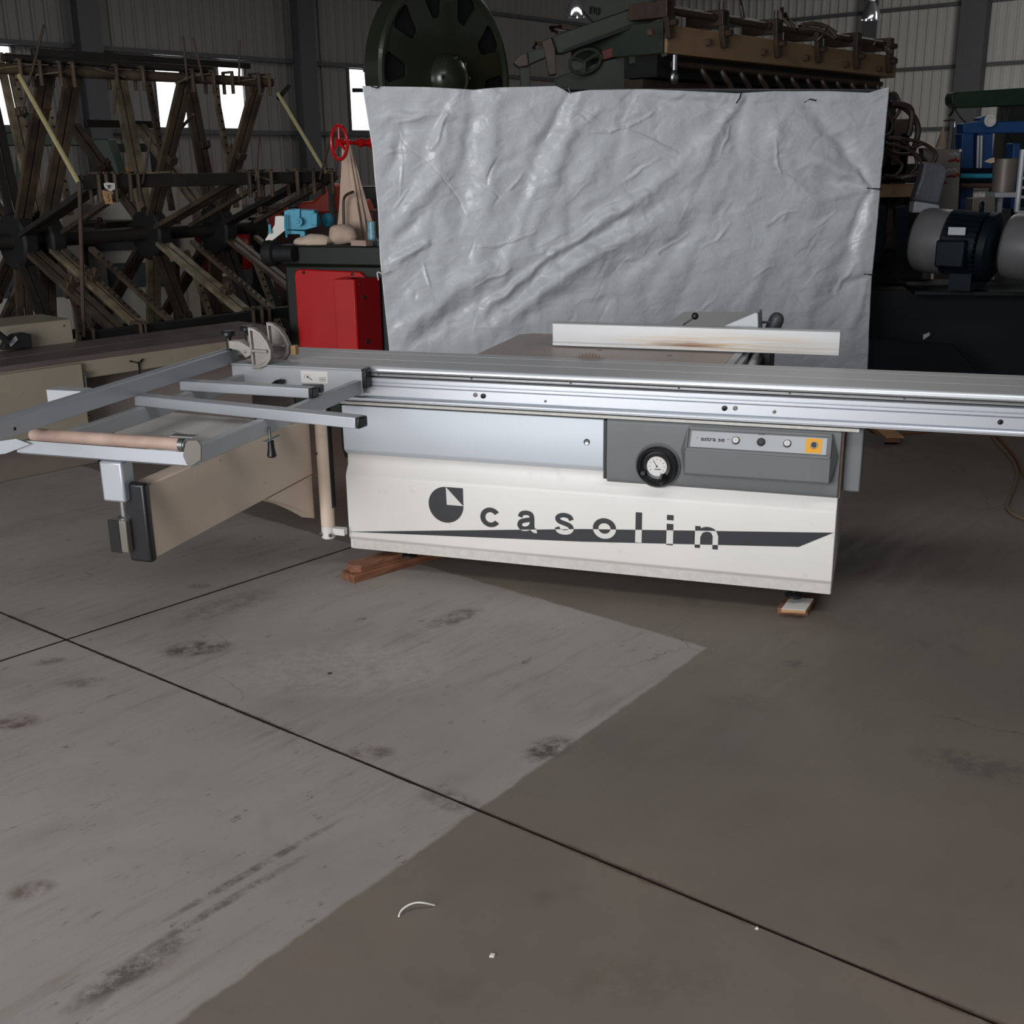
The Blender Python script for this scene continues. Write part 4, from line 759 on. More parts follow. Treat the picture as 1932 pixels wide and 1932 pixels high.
    # sharp creases
    for c in [(1118, 252, 1150, 246, 5, .014), (1150, 246, 1178, 240, 5, .016), (1178, 242, 1212, 229, 5, .016), (1212, 229, 1236, 204, 4, .010), (1184, 246, 1274, 287, 5, .016), (1066, 196, 1108, 236, 4, .012), (1075, 200, 1130, 232, 4, .010),
              (1455, 265, 1475, 325, 4, .012), (1475, 325, 1500, 345, 4, .010), (1415, 290, 1475, 322, 3, .008), (1380, 240, 1362, 290, 4, .010), (755, 256, 830, 330, 3, -.006), (830, 330, 880, 400, 3, -.006), (900, 340, 960, 390, 3, -.006), (760, 250, 756, 370, 3, .008),
              (985, 330, 960, 360, 4, .010), (940, 300, 915, 345, 4, -.01), (800, 500, 812, 540, 4, .01), (905, 470, 1010, 440, 4, .012), (890, 540, 960, 505, 4, .012), (1000, 470, 1080, 430, 4, .010), (1180, 340, 1240, 300, 4, .010), (1100, 420, 1190, 370, 4, .009),
              (1240, 480, 1300, 440, 4, .010), (1330, 470, 1380, 420, 4, .009), (1300, 600, 1350, 560, 4, .008), (1440, 420, 1500, 400, 4, .010), (1540, 430, 1580, 400, 4, .010), (1580, 560, 1610, 500, 5, .012), (1420, 520, 1460, 500, 4, .009), (740, 400, 770, 360, 4, .012), (725, 290, 770, 285, 4, .012), (750, 235, 820, 215, 5, .012)]:
        D += crease(*c, True)
    rnd = random.Random(11)
    for i in range(230):
        x = rnd.uniform(700, 1660); y = rnd.uniform(185, 690); a = math.radians(rnd.gauss(-32, 28)); l = rnd.uniform(14, 62)
        D += crease(x, y, x + l * math.cos(a), y + l * math.sin(a), rnd.uniform(3, 8), rnd.choice((-1, 1)) * rnd.uniform(.0015, .005), True)
    for i in range(60):
        x = rnd.uniform(690, 1650); y = rnd.uniform(200, 640); a = math.radians(rnd.gauss(-48, 18)); l = rnd.uniform(70, 220)
        D += crease(x, y, x + l * math.cos(a), y + l * math.sin(a), rnd.uniform(9, 20), rnd.choice((-1, 1)) * rnd.uniform(.006, .016), False)
    verts = []
    for j in range(NZ):
        for i in range(NX):
            x, y = PXs[j, i], PYs[j, i]; p = CW.px(x, y); e = min(1, U[i] * 25, (1 - U[i]) * 25)
            nz = noise.noise(Vector((x / 90, y / 90, 0))) * .018 + noise.noise(Vector((x / 34, y / 34, 5))) * .006
            verts.append((p[0], -(D[j, i] + nz) * (0.5 + .5 * e), max(p[2], 0.02)))
    mb = MB(CW); mb.add(verts, [(j * NX + i, j * NX + i + 1, (j + 1) * NX + i + 1, (j + 1) * NX + i) for j in range(NZ - 1) for i in range(NX - 1)])
    m = mat('grey_plastic_sheet', rgb(200, 202, 205), 0.34, var=0.025, scale=1.5, bump=0.10, bscale=26, coat=0.15)
    nt = m.node_tree; N = nt.nodes; L = nt.links; b = N['Principled BSDF']; tc = N.new('ShaderNodeTexCoord')
    nn = N.new('ShaderNodeTexNoise'); nn.inputs['Scale'].default_value = 5; nn.inputs['Detail'].default_value = 5; L.new(tc.outputs['Object'], nn.inputs[0])
    ad = N.new('ShaderNodeVectorMath'); ad.operation = 'MULTIPLY_ADD'; L.new(nn.outputs['Color'], ad.inputs[0]); ad.inputs[1].default_value = (.35, .35, .35); mpv = N.new('ShaderNodeMapping'); mpv.inputs['Rotation'].default_value = (0, math.radians(38), 0); mpv.inputs['Scale'].default_value = (1, 1, 2.2); L.new(tc.outputs['Object'], mpv.inputs[0]); L.new(mpv.outputs[0], ad.inputs[2])
    hs_ = None
    for sc_v, am in ((3.5, 1.0), (9.0, .35)):
        v = N.new('ShaderNodeTexVoronoi'); v.inputs['Scale'].default_value = sc_v; L.new(ad.outputs[0], v.inputs['Vector']); mu = N.new('ShaderNodeMath'); mu.operation = 'MULTIPLY'; mu.inputs[1].default_value = am; L.new(v.outputs['Distance'], mu.inputs[0])
        if hs_ is None: hs_ = mu.outputs[0]
        else: a_ = N.new('ShaderNodeMath'); L.new(hs_, a_.inputs[0]); L.new(mu.outputs[0], a_.inputs[1]); hs_ = a_.outputs[0]
    bp2 = N.new('ShaderNodeBump'); bp2.inputs['Strength'].default_value = .55; bp2.inputs['Distance'].default_value = .02; L.new(hs_, bp2.inputs['Height'])
    old = b.inputs['Normal'].links[0].from_node; L.new(bp2.outputs[0], old.inputs['Normal'])
    o = mb.build('sheet', m, cur, smooth=False); o.data.polygons.foreach_set('use_smooth', [True] * len(o.data.polygons)); o.modifiers.new('solid', 'SOLIDIFY').thickness = 0.0015; return o
curtain()
WID = float(np.linalg.norm(cdir))
hr = MB(CW); zt = CL[2] - .012; hr.tube([(-.05, .05, zt), (WID * .5, .05, zt), (WID + .03, .05, zt)], .012, 8); hr.build('hanging_rail', M_dgrey, cur)
for x in (0.25, WID * .5, WID - .25): q = MB(CW); q.cyl((x, .075, 0), (x, .075, zt), .02, 10); q.build('rail_post', M_dgrey, cur)
def tie(px, m, nm='cable_tie'):
    q = MB(CW); q.tube([tuple(CW.px(x, y, o_)) for x, y, o_ in px], .0045, 6); q.build(nm, m, cur)
tie(((1062, 163, .03), (1072, 166, -.03), (1077, 177, -.035)), M_black); tie(((1399, 174, -.03), (1396, 185, -.05), (1389, 195, -.05)), M_black); tie(((1518, 193, -.06), (1528, 187, -.065), (1540, 190, -.06)), M_black)
tie(((1636, 355, -.045), (1648, 356, -.05), (1664, 357, .0)), M_black); tie(((1630, 517, -.03), (1640, 518, -.035), (1650, 519, .0)), M_black)
tie(((714, 528, -.02), (712, 514, -.03), (722, 516, -.03), (732, 512, -.03)), M_decalw); tie(((700, 163, -.02), (710, 166, -.03), (716, 163, -.02)), M_black)

# ================================================================== rotary clamp carrier (left)
HUB = at(285, 440, 9.4); CC = Frame(HUB, 49); HZ = HUB[2]      # x along the axle, -y towards the camera
car = thing('clamp_carrier', 'large rusty rotary clamp carrier with radial bars at the left', 'machine', (HUB[0], HUB[1], 0), 49)
def cpt(a, s, z): return (a, -s, z)
def solve_a(px, s, z):
    lo, hi = -4.0, 6.0
    for _ in range(50):
        m_ = (lo + hi) / 2
        if proj(CC.w(cpt(m_, s, z)))[0] < px: lo = m_
        else: hi = m_
    return (lo + hi) / 2
RAD = 1.35; ANG = [58, 18, -25, -62, -100, -140, 180, 140, 100]
def tipo(ang, r=RAD): return r * math.cos(math.radians(ang)), HZ + r * math.sin(math.radians(ang))
WH = [solve_a(35, 0, HZ), solve_a(87, 0, HZ), solve_a(285, 0, HZ), solve_a(410, 0, HZ)]
q = MB(CC); q.cyl((WH[0] - .9, 0, HZ), (WH[-1] + .5, 0, HZ), .055, 16); q.build('axle', M_rodd, car)
rnd = random.Random(5)
for a in WH:
    q = MB(CC); q.lathe((a - .06, 0, HZ), (1, 0, 0), [(0, 0), (0, .19), (.02, .205), (.10, .205), (.12, .19), (.12, 0)], 24); q.build('hub', M_mattblack, car)
for wi, a in enumerate(WH):
    for ang in ANG:
        if wi == 1 and ang in (18, -62): continue
        s1, z1 = tipo(ang, RAD - .02); s0, z0 = .17 * math.cos(math.radians(ang)), HZ + .17 * math.sin(math.radians(ang))
        mm = rnd.choice((M_rod, M_rod, M_rodl, M_rodl, M_rodd)) if ang != 58 else M_rod
        j = rnd.uniform(-.02, .02)
        for off in (-.035, .035):
            q = MB(CC); q.beam(cpt(a + off + j, s0, z0), cpt(a + off + j, s1, z1), .034, .050, (1, 0, 0)); q.build('clamp_bar', mm, car, smooth=False)
        # second rail set of the same arm, perforated
        if ang in (-25, -62, 18, -100, 100):
            aa = a + .24; perp = np.array([0, math.sin(math.radians(ang)), math.cos(math.radians(ang))])
            q = MB(CC); q.beam(cpt(aa, s0 * 1.3, z0), cpt(aa, s1, z1), .030, .045, (1, 0, 0)); pb_ = q.build('clamp_bar', M_rod if rnd.random() < .5 else M_rodl, car, smooth=False)
            q = MB(CC); P0 = np.array(cpt(aa, s0 * 1.3, z0)); P1 = np.array(cpt(aa, s1, z1)); dd = (P1 - P0); dn = dd / np.linalg.norm(dd); nrm_ = np.cross(dn, (1, 0, 0)); nrm_ *= 1 if nrm_[1] < 0 else -1
            for i in range(15):
                c = P0 + dd * (0.1 + .85 * i / 15); q.cyl(c + nrm_ * .0140 * 1.0, c + nrm_ * .0232, .0085, 8)
            hh = q.build('bar_holes', M_mattblack, pb_, smooth=False); hh['kind'] = 'stuff'
        # sliding jaw on the bar
        if rnd.random() < .75:
            t = rnd.uniform(.35, .85); s_, z_j = s0 + (s1 - s0) * t, z0 + (z1 - z0) * t; dn = np.array(cpt(0, s1 - s0, z1 - z0)); dn = dn / np.linalg.norm(dn); c = np.array(cpt(a, s_, z_j))
            q = MB(CC); q.beam(c - dn * .03, c + dn * .03, .13, .075, (1, 0, 0)); out = np.cross(dn, (1, 0, 0)); out = out if out[2] > 0 else -out
            q.beam(c, c + out * .11, .05, .03, (1, 0, 0)); q.build('clamp_jaw', M_grease, car, bevel=.006)
# long beams between the arm tips
def lbeam(ang, px0, px1, w, h, nm, m, r=RAD, round_=False, dz=0):
    s, z = tipo(ang, r); z += dz; a0, a1 = solve_a(px0, s, z), solve_a(px1, s, z); q = MB(CC)
    if round_: q.cyl(cpt(a0, s, z), cpt(a1, s, z), w, 14)
    else: q.beam(cpt(a0, s, z), cpt(a1, s, z), w, h)
    q.build(nm, m, car, bevel=0 if round_ else .006); return a0, a1, s, z
T1 = lbeam(58, -40, 512, .035, 0, 'top_tube', M_rod, RAD, True, -.02); T2 = lbeam(58, 5, 400, .026, 0, 'top_tube', M_rodd, RAD - .01, True, .055)
T3 = lbeam(18, 150, 628, .06, .085, 'cross_beam', M_rodd); T4 = lbeam(-25, 158, 552, .07, .075, 'cross_beam', M_mattblack)
T5 = lbeam(180, 140, 300, .06, .09, 'cross_beam', M_rodd); T6 = lbeam(-140, 130, 300, .06, .08, 'cross_beam', M_mattblack); T7 = lbeam(140, 160, 300, .05, .06, 'cross_beam', M_rodd); T8 = lbeam(100, 60, 470, .05, .05, 'cross_beam', M_rodd)
lbeam(-62, 250, 560, .07, .07, 'cross_beam', M_mattblack); lbeam(-100, 120, 520, .07, .07, 'cross_beam', M_mattblack)
def hooks(T, pxs, m=M_rodl, drop=.10):
    for p in pxs:
        a = solve_a(p, T[2], T[3]); c = np.array(cpt(a, T[2], T[3])); q = MB(CC)
        q.beam(c + (0, -.055, .05), c + (0, -.055, -drop), .030, .016, (1, 0, 0)); q.beam(c + (0, .055, .05), c + (0, .055, -drop), .030, .016, (1, 0, 0)); q.beam(c + (0, -.06, .055), c + (0, .06, .055), .030, .016)
        o = q.build('clamp_hook', m, car, bevel=.003)
hooks(T3, (178, 192, 208, 237, 252, 462, 478, 503, 552, 583, 618), M_rod, .13); hooks(T1, (30, 68, 105, 130, 212, 262, 355, 395, 430, 480, 500), M_rod, .10); hooks(T4, (168, 258, 266, 470, 486, 500), M_rod, .08)
for p, T in ((40, T1), (345, T1), (215, T1), (470, T3), (585, T3), (60, T1), (380, T1), (440, T1), (640 - 20, T3), (250, T3)):
    a = solve_a(p, T[2], T[3]); c = np.array(cpt(a, T[2], T[3])); u = rnd.uniform(-.5, .5)
    q = MB(CC); q.cyl(c + (u * .1, -.05, -.02), c + (u * .4, -.02, .02) + (0, -.02, rnd.choice((-.28, .26))), .009, 8); sp_ = q.build('clamp_screw', M_grease, car)
    e = c + (u * .4, -.04, 0.0); q = MB(CC); q.cyl(e + (-.10, 0, rnd.uniform(-.05, .05)), e + (.12, 0, rnd.uniform(-.06, .06)), .006, 8); q.build('handle', M_rodl, sp_)
def rod(p0, s0z0, p1, s1z1, r, m, nm='tie_rod'):
    a0 = solve_a(p0, *s0z0); a1 = solve_a(p1, *s1z1); q = MB(CC); q.cyl(cpt(a0, *s0z0), cpt(a1, *s1z1), r, 8); q.build(nm, m, car)
M_pale = mat('pale_yellow_rod', rgb(170, 158, 116), 0.5, 0.2, 0.1, 20)
rod(36, (T1[2] + .05, T1[3] - .04), 148, (T3[2] + .05, T3[3]), .016, M_pale); rod(524, (T1[2] + .03, T1[3] - .08), 614, (T3[2] + .04, T3[3] + .03), .014, M_pale)
rod(150, (T3[2] + .07, T3[3]), 158, (T4[2] + .09, T4[3] + .02), .014, M_grease); rod(300, (-.35, HZ + .62), 365, (T1[2], T1[3] - .25), .012, M_grease)
rod(545, (T1[2], T1[3] - .02), 525, (T1[2] + .02, T1[3] - .12), .018, M_rodd)
for a in (WH[0] - .75, WH[-1] + .42):
    q = MB(CC); q.box(a - .05, a + .05, -.06, .06, 0, HZ + .08); q.box(a - .06, a + .06, -.6, .6, 0, .08); q.beam((a, -.5, .06), (a, 0, HZ * .7), .06, .06, (1, 0, 0)); q.beam((a, .5, .06), (a, 0, HZ * .7), .06, .06, (1, 0, 0)); q.build('stand', M_mattblack, car)
def facing_prism(pts, D, dep, m, nm, lab=None, cat=None, parent=None, fr=None, off=None, bevel=0, group=None):
    """a solid whose front outline is set out in a vertical plane; fr/off = plane, else world plane y = D"""
    if fr is None: P_ = [at(x, y, D) for x, y in pts]; dv = np.array([0, dep, 0.])
    else: P_ = [fr.w(fr.px(x, y, off)) for x, y in pts]; dv = fr.ey * dep
    q = MB(); q.prism(P_, dv); o = q.build(nm, m, parent, bevel=bevel)
    if lab and cat: tag(o, lab, cat, group)
    return o
TGO = -T3[2] - .075
def tg(x, y, o_=-.012): return CC.w(CC.px(x, y, TGO + o_))
t1 = facing_prism(((196, 346), (203, 344), (217, 346), (217, 357), (208, 361), (198, 354)), 0, .004, M_decalw, 'paper_tag', 'white paper tag marked T hanging on the clamp carrier beam', 'tag', fr=CC, off=TGO)
tx = MB(); tx.prism([tg(x, y) for x, y in ((202, 349.5), (209, 349.5), (209, 351), (206.3, 351), (206.3, 356), (204.8, 356), (204.8, 351), (202, 351))], (-.003, .003, 0)); tx.build('lettering', M_decal, t1, smooth=False)
t2 = facing_prism(((194, 359), (208, 362), (214, 385), (200, 385)), 0, .006, M_woodl, 'wooden_tag', 'small wooden tag hanging below the white paper tag', 'tag', fr=CC, off=TGO - .01)
tx = MB(); tx.tube([tg(203, 366), tg(205, 370), tg(203, 373), tg(207, 376), tg(205, 380)], .002, 5); tx.build('lettering', M_decal, t2)

# ================================================================== cream long machine in front of the carrier
PL = atz(0, 911); PL2 = atz(170, 875); LF = Frame(PL, 47.0)
lm = thing('edge_planer', 'long cream planing machine with a worn grey brown table top at the left', 'machine', (PL[0], PL[1], 0), 47.0)
ZT = 0.69
def lz(px_, py_, z): return LF.pz(px_, py_, z)
b0 = lz(0, 693, ZT); yb_ = b0[1]; x_far = lz(440, 638, ZT)[0] + .5; yback = lz(0, 664, ZT)[1]
q = MB(LF); q.box(-1.6, x_far, yb_ + .012, (yb_ + yback) / 2 - .004, ZT - .03, ZT); q.box(-1.6, x_far, (yb_ + yback) / 2 + .004, yback, ZT - .03, ZT + .004); q.build('bed_rail', M_ss if False else mat('worn_bed_steel', rgb(104, 92, 90), .5, .3, .15, 5, grime=.4), lm)
q = MB(LF); q.box(-1.6, x_far - .02, yb_, yback - .02, ZT - .135, ZT - .031); q.build('bed_apron', M_creamd, lm, bevel=.004)
xe = lz(155, 690, ZT - .05)[0]
q = MB(LF); q.box(-1.6, xe, yb_ - .035, yb_ - .001, .26, ZT - .035); q.build('side_cover', M_creamd, lm, bevel=.006)
q = MB(LF); q.box(-1.6, .62, 0.0, 0.5, 0, .30); q.box(-1.6, .60, .04, .5, .30, ZT - .135); q.build('base_cabinet', mat('brown_grey_enamel', rgb(112, 100, 92), .5, var=.05), lm, bevel=.004)
q = MB(LF); q.box(.6, x_far - .2, .05, .5, 0, ZT - .135); q.build('rear_cabinet', mat('mauve_grey_enamel', rgb(128, 118, 112), .5, var=.05), lm, bevel=.004)
sw = MB(LF); c = LF.px(160, 705, yb_ - .03); sw.cyl(c, c + (0, 0, -.1), .007, 8); sw.cyl(c, c + (0, -.02, 0), .012, 10); sw.build('latch', M_steel, lm)
c = LF.px(262, 685, yb_ - .01); sw = MB(LF); sw.tube([c + (0, 0, -.07), c, c + (.03, 0, .02)], .006, 6); sw.tube([c + (-.06, 0, .02), c], .005, 6); sw.build('clamping_lever', M_black, lm)
B0 = LF.px(132, 652, yb_ + .25)
q = MB(LF); bx1 = LF.px(137, 640, yback + .02)[0]; q.box(-1.6, bx1, yback + .005, yback + .42, ZT - .2, LF.px(130, 602, yback)[2], .0); q.build('drive_box', M_creamd, lm, bevel=.006)
qs = MB(LF); c = LF.px(126, 605, yback); qs.lathe((c[0] - .02, yback + .0045, c[2] - .03), (0, -1, 0), [(0, .006), (.003, .005), (.003, 0)], 10); qs.build('screw', M_dgrey, lm)
q = MB(LF); P_ = [LF.px(x, y, yback - .08) for x, y in ((4, 661), (14, 640), (28, 631), (48, 628), (59, 631), (61, 656))]; q.prism(P_, (0, .06, 0)); bd = q.build('cutter_guard', M_mattblack, lm, bevel=.004)
q = MB(LF); P_ = [LF.px(x, y, yback - .085) for x, y in ((16, 647), (30, 634), (34, 641), (21, 654))]; q.prism(P_, (0, .004, 0)); q.build('guard_sticker', M_lgrey, bd)
q = MB(LF); a = LF.px(-5, 628, yback - .1); b = LF.px(16, 645, yback - .1); q.cyl(a, b, .02, 12); q.build('guard_arm', M_mattblack, lm)

# ================================================================== dark bench machine with red guards
BF = Frame(at(540, 500, 8.05), -20)
bm_ = thing('resaw_machine', 'dark green machine with red belt guards left of the plastic curtain', 'machine', (BF.o[0], BF.o[1], 0), -20)
tl = BF.px(519, 463); tr = BF.px(735, 470); ztop = tl[2]
q = MB(BF); q.box(tl[0], tr[0] + .02, 0, .75, ztop - .13, ztop); q.build('table', M_dgreen, bm_, bevel=.012)
q = MB(BF); q.box(BF.px(540, 560)[0] - .02, tr[0] - .0, .03, .68, 0, ztop - .13); q.build('base', M_dgreen, bm_, bevel=.02)
rl = [BF.px(x, y, -.01) for x, y in ((555, 520), (557, 511), (564, 508), (678, 513), (690, 524), (700, 662), (566, 662))]; rl[-1][2] = rl[-2][2] = .30; rl[-1][0] = rl[0][0]
q = MB(BF); q.prism(rl, (0, .06, 0)); rg = q.build('belt_guard', M_red, bm_, bevel=.008, label='bright red flat belt guard')
for px_, py_ in ((573, 514), (665, 517)): c = BF.px(px_, py_, -.012); q = MB(BF); q.lathe(c, (0, -1, 0), [(0, .011), (.008, .010), (.009, 0)], 12); q.build('bolt', M_black, rg)
x0 = BF.px(631, 560, -.16)[0]; x1 = BF.px(669, 560, -.16)[0]; zt_ = BF.px(660, 527, -.16)[2]; x2 = BF.side(718, 540, x1)[0]
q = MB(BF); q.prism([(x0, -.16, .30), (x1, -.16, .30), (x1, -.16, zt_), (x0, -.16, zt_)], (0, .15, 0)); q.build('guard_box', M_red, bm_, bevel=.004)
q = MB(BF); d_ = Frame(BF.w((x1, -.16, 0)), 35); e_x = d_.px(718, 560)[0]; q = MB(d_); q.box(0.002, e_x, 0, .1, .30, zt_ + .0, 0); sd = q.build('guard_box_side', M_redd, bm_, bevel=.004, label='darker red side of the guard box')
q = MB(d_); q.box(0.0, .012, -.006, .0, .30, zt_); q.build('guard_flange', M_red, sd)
for px_, py_, r in ((678, 537, .005), (688, 561, .014), (694, 644, .016)): c = d_.px(px_, py_); q = MB(d_); q.lathe((c[0], -.001, c[2]), (0, -1, 0), [(0, r), (.004, r * .8), (.004, 0)], 12); q.build('bolt', M_mattblack if r > .01 else M_steel, sd)
q = MB(BF); c = BF.px(508, 478, -.05); q.lathe(c, (1, 0, .0), [(-.02, 0), (-.02, .085), (.0, .09), (.05, .085), (.06, .06), (.2, .055), (.2, 0)], 28); q.build('end_wheel', M_mattblack, bm_)
q = MB(BF); q.tube([BF.px(650, 455, .25), BF.px(648, 400, .25), BF.px(650, 372, .25), BF.px(666, 362, .2)], .010, 8); q.build('bent_rod', M_grease, bm_)
# canvas cover, rags, board, handwheel, fixture
def cone_cloth(D):
    n, k = 64, 26; vs = []; fs = []; top_ = at(645, 262, D); L_, R2 = at(630, 455, D), at(700, 455, D); mid = (L_ + R2) / 2
    for j in range(k):
        t = j / (k - 1); c = top_ * (1 - t) + mid * t; c[2] = top_[2] + (ztop + .004 - top_[2]) * t; w = .025 + (abs(R2[0] - L_[0]) / 2 - .02) * t ** 1.1
        for i in range(n):
            a = 2 * math.pi * i / n; f_ = 1 + .16 * math.sin(5 * a + 1.2) * t + .09 * math.sin(11 * a + 3 * t) + .05 * noise.noise(Vector((a * 2, t * 5, 0)))
            vs.append((c[0] + w * f_ * math.cos(a), c[1] + .2 + w * .7 * f_ * math.sin(a), c[2]))
    for j in range(k - 1):
        for i in range(n): fs.append((j * n + i, (j + 1) * n + i, (j + 1) * n + (i + 1) % n, j * n + (i + 1) % n))
    fs.append(tuple(range(n))); fs.append(tuple((k - 1) * n + i for i in range(n))); q = MB(); q.add(vs, fs); return q.build('canvas_cover', M_cloth, None)
tag(cone_cloth(8.1), 'tall beige canvas cover draped into a cone on the dark green machine', 'cover')
def lump(px_, py_, D, r, sq, nm, lab, m, seed):
    c = at(px_, py_, D); q = MB(); q.sphere((0, 0, 0), r, 24, sq); q.v = [tuple(c + np.array(v) * (1 + .22 * noise.noise(Vector(v) * 14 + Vector((seed, 0, 0))) + .1 * noise.noise(Vector(v) * 40))) for v in q.v]
    q.v = [(v[0], v[1], max(v[2], ztop + .002)) for v in q.v]; return tag(q.build(nm, m, None), lab, 'cloth')
lump(647, 442, 8.05, .11, (1, .7, .62), 'canvas_rag', 'crumpled beige rag bunched at the foot of the canvas cone', M_cloth, 3)
lump(592, 455, 8.1, .115, (1.2, .7, .42), 'canvas_rag', 'paler flat rag lying on the table left of the steel rod', mat('pale_canvas', rgb(200, 180, 160), .9, var=.08), 9)
q = MB(BF); a = BF.pz(575, 468, ztop + .01); b = BF.pz(700, 452, ztop + .01); q.beam((a[0] + .3, -.0, ztop + .022), (b[0] + .12, .03, ztop + .022), .07, .036); tag(q.build('board', mat('whitewashed_board', rgb(176, 150, 138), .6, var=.15, scale=5), None), 'pale pinkish board lying on the dark green machine table', 'wood')
q = MB(); c = at(702, 445, 7.95); q.lathe((c[0], c[1], ztop + .003), (0, 0, 1), [(0, 0), (0, .030), (.15, .030), (.152, .026), (.15, .02), (.15, 0)], 20); tag(q.build('glass_jar', mat('pale_blue_bottle', rgb(120, 165, 180), .3, var=.2, scale=40), None), 'pale blue cylindrical bottle at the curtain edge on the dark machine', 'bottle')
hwn = thing('red_handwheel', 'red three spoked handwheel on a short red shaft beside the curtain', 'handwheel', at(640, 268, 8.0), 0)
hc_ = at(640, 269, 8.0); ax_ = np.array([.80, .6, -.01]); ax_ /= np.linalg.norm(ax_); dd_, aa_, bb_ = basis(ax_)
q = MB(); q.tube([hc_ + aa_ * .108 * math.cos(t) + bb_ * .108 * math.sin(t) for t in np.linspace(0, 2 * math.pi, 40, endpoint=False)], .012, 10, True); q.build('rim', M_red, hwn)
for t in (90, 210, 330):
    e = aa_ * math.cos(math.radians(t)) + bb_ * math.sin(math.radians(t)); q = MB(); q.cyl(hc_, hc_ + e * .106, .012, 10, .008); q.build('spoke', M_red, hwn)
q = MB(); q.lathe(hc_ - ax_ * .02, ax_, [(0, 0), (0, .024), (.05, .024), (.05, .014), (.17, .014), (.17, .03), (.19, .03), (.19, .022), (.26, .022), (.26, .036), (.34, .036), (.34, 0)], 20); q.build('shaft', M_red, hwn)
cf_ = thing('clamping_fixture', 'turquoise clamping fixture on the dark green machine table', 'fixture', at(580, 440, 8.2), 0)
def fp(pts, D, dep, m, nm, par, bevel=.003): return facing_prism(pts, D, dep, m, nm, parent=par, bevel=bevel)
fp(((536, 398), (545, 395), (592, 397), (598, 420), (598, 428), (575, 434), (536, 433)), 8.2, .16, M_cyan, 'body', cf_)
fp(((555, 394), (566, 394), (566, 420), (555, 420)), 8.18, .02, M_cyan, 'post', cf_); fp(((588, 402), (598, 402), (598, 425), (588, 425)), 8.18, .02, M_cyan, 'post', cf_)
fp(((538, 434), (575, 436), (576, 447), (566, 447), (566, 442), (541, 442)), 8.2, .1, M_cyan, 'foot', cf_); q = MB(); q.lathe(at(563, 418, 8.16), (0, -1, 0), [(0, .03), (.02, .03), (.02, .015), (.03, .012), (.03, 0)], 18); q.build('clamp_nut', M_cyan, cf_)
q = MB(); q.cyl(at(541, 448, 8.15), at(538, 405, 8.15), .008, 8); q.build('spindle', M_cyan, cf_)
q = MB(); q.sphere(at(618, 415, 8.5), .05, 16, (.9, .6, 1)); q.build('knob', M_cyan, cf_)
wbk = thing('bracket', 'white painted forked bracket beside the turquoise fixture', 'bracket', at(540, 440, 8.5), 0)
fp(((519, 408), (530, 407), (545, 410), (596, 418), (570, 426), (548, 426), (528, 443), (506, 460), (500, 452), (518, 424)), 8.5, .05, M_decalw, 'arm', wbk); fp(((506, 424), (510, 423), (512, 440), (507, 441)), 8.47, .02, M_cyan, 'pin', wbk, 0)
swb = thing('socket_plate', 'two black and white sockets on the shed wall left of the canvas cone', 'switch', at(628, 332, 12), 0)
for x in (615, 624): fp(((x, 322), (x + 8, 322), (x + 8, 343), (x, 343)), 11.0, .03, M_decalw, 'socket', swb); 
for x, y in ((619, 329), (619, 337), (628, 329), (628, 337)): q = MB(); c = at(x, y, 10.99); q.cyl(c, c + (0, -.01, 0), .012, 10); q.build('socket_hole', M_mattblack, swb)
q = MB(); c0 = at(624, 345, 11.1); q.cyl((c0[0], c0[1], 0), c0, .03, 8); q.build('stand_post', M_dgrey, swb)

# ================================================================== big bandsaw wheel
WC = at(844, 148, 9.8); WFr = Frame(WC, 49)     # face plane spanned by x (49 deg) and z, normal -y
bs = thing('bandsaw', 'huge dark green bandsaw with a round wheel housing above the curtain', 'machine', (WC[0], WC[1], 0), 49)
RW = 0.758; WZ = WC[2]
HOLES = [31, 67, 103, 139, 175, 211, 247, 283, 319, 355]
def wheel_face():
    R0, R1 = .455, .680; us = [0, .04, .10, .2, .35, .5, .65, .8, .9, .96, 1.0]
    rr_ = [0.001, .12, .25, .38] + [R0 + (R1 - R0) * u for u in us] + [.71, .735, RW]; vs = []; fs = []; k = len(rr_); hole_rows = range(4, 4 + len(us) - 1)
    def wd(r):
        u = min(1, max(0, (r - R0) / (R1 - R0))); e = min(u, 1 - u) / .12; return (6.0 + 4.6 * u) * (.62 + .38 * math.sin(min(1, e) * math.pi / 2))
    cols = []
    for h in HOLES:
        for part, a, b in ((0, -18, None), (1, None, None), (2, None, 18)):
            for t in range(5): cols.append((h, part, t / 5))
    def ang(c, r):
        h, part, t = c; w = wd(r); return h + (-18 + (18 - w) * t if part == 0 else -w + 2 * w * t if part == 1 else w + (18 - w) * t)
    n = len(cols)
    for c in cols:
        for r in rr_:
            a = math.radians(ang(c, r)); yy = -.02 if .70 < r < RW - .001 else 0.0; vs.append((r * math.cos(a), yy, WZ + r * math.sin(a)))
    for i in range(n):
        j = (i + 1) % n
        for m in range(k - 1):
            if cols[i][1] == 1 and m in hole_rows: continue
            fs.append((i * k + m, i * k + m + 1, j * k + m + 1, j * k + m))
    q = MB(WFr); q.add(vs, fs); return q.build('wheel_face', M_gloss, bs)
wf = wheel_face(); wf.data.polygons.foreach_set('use_smooth', [False] * len(wf.data.polygons)); md = wf.modifiers.new('solid', 'SOLIDIFY'); md.thickness = .015; md.offset = -1
q = MB(WFr); q.lathe((0, .001, WZ), (0, 1, 0), [(0, RW), (.15, RW), (.17, RW - .02), (.17, 0)], 90); q.build('wheel_housing', M_gloss, bs)
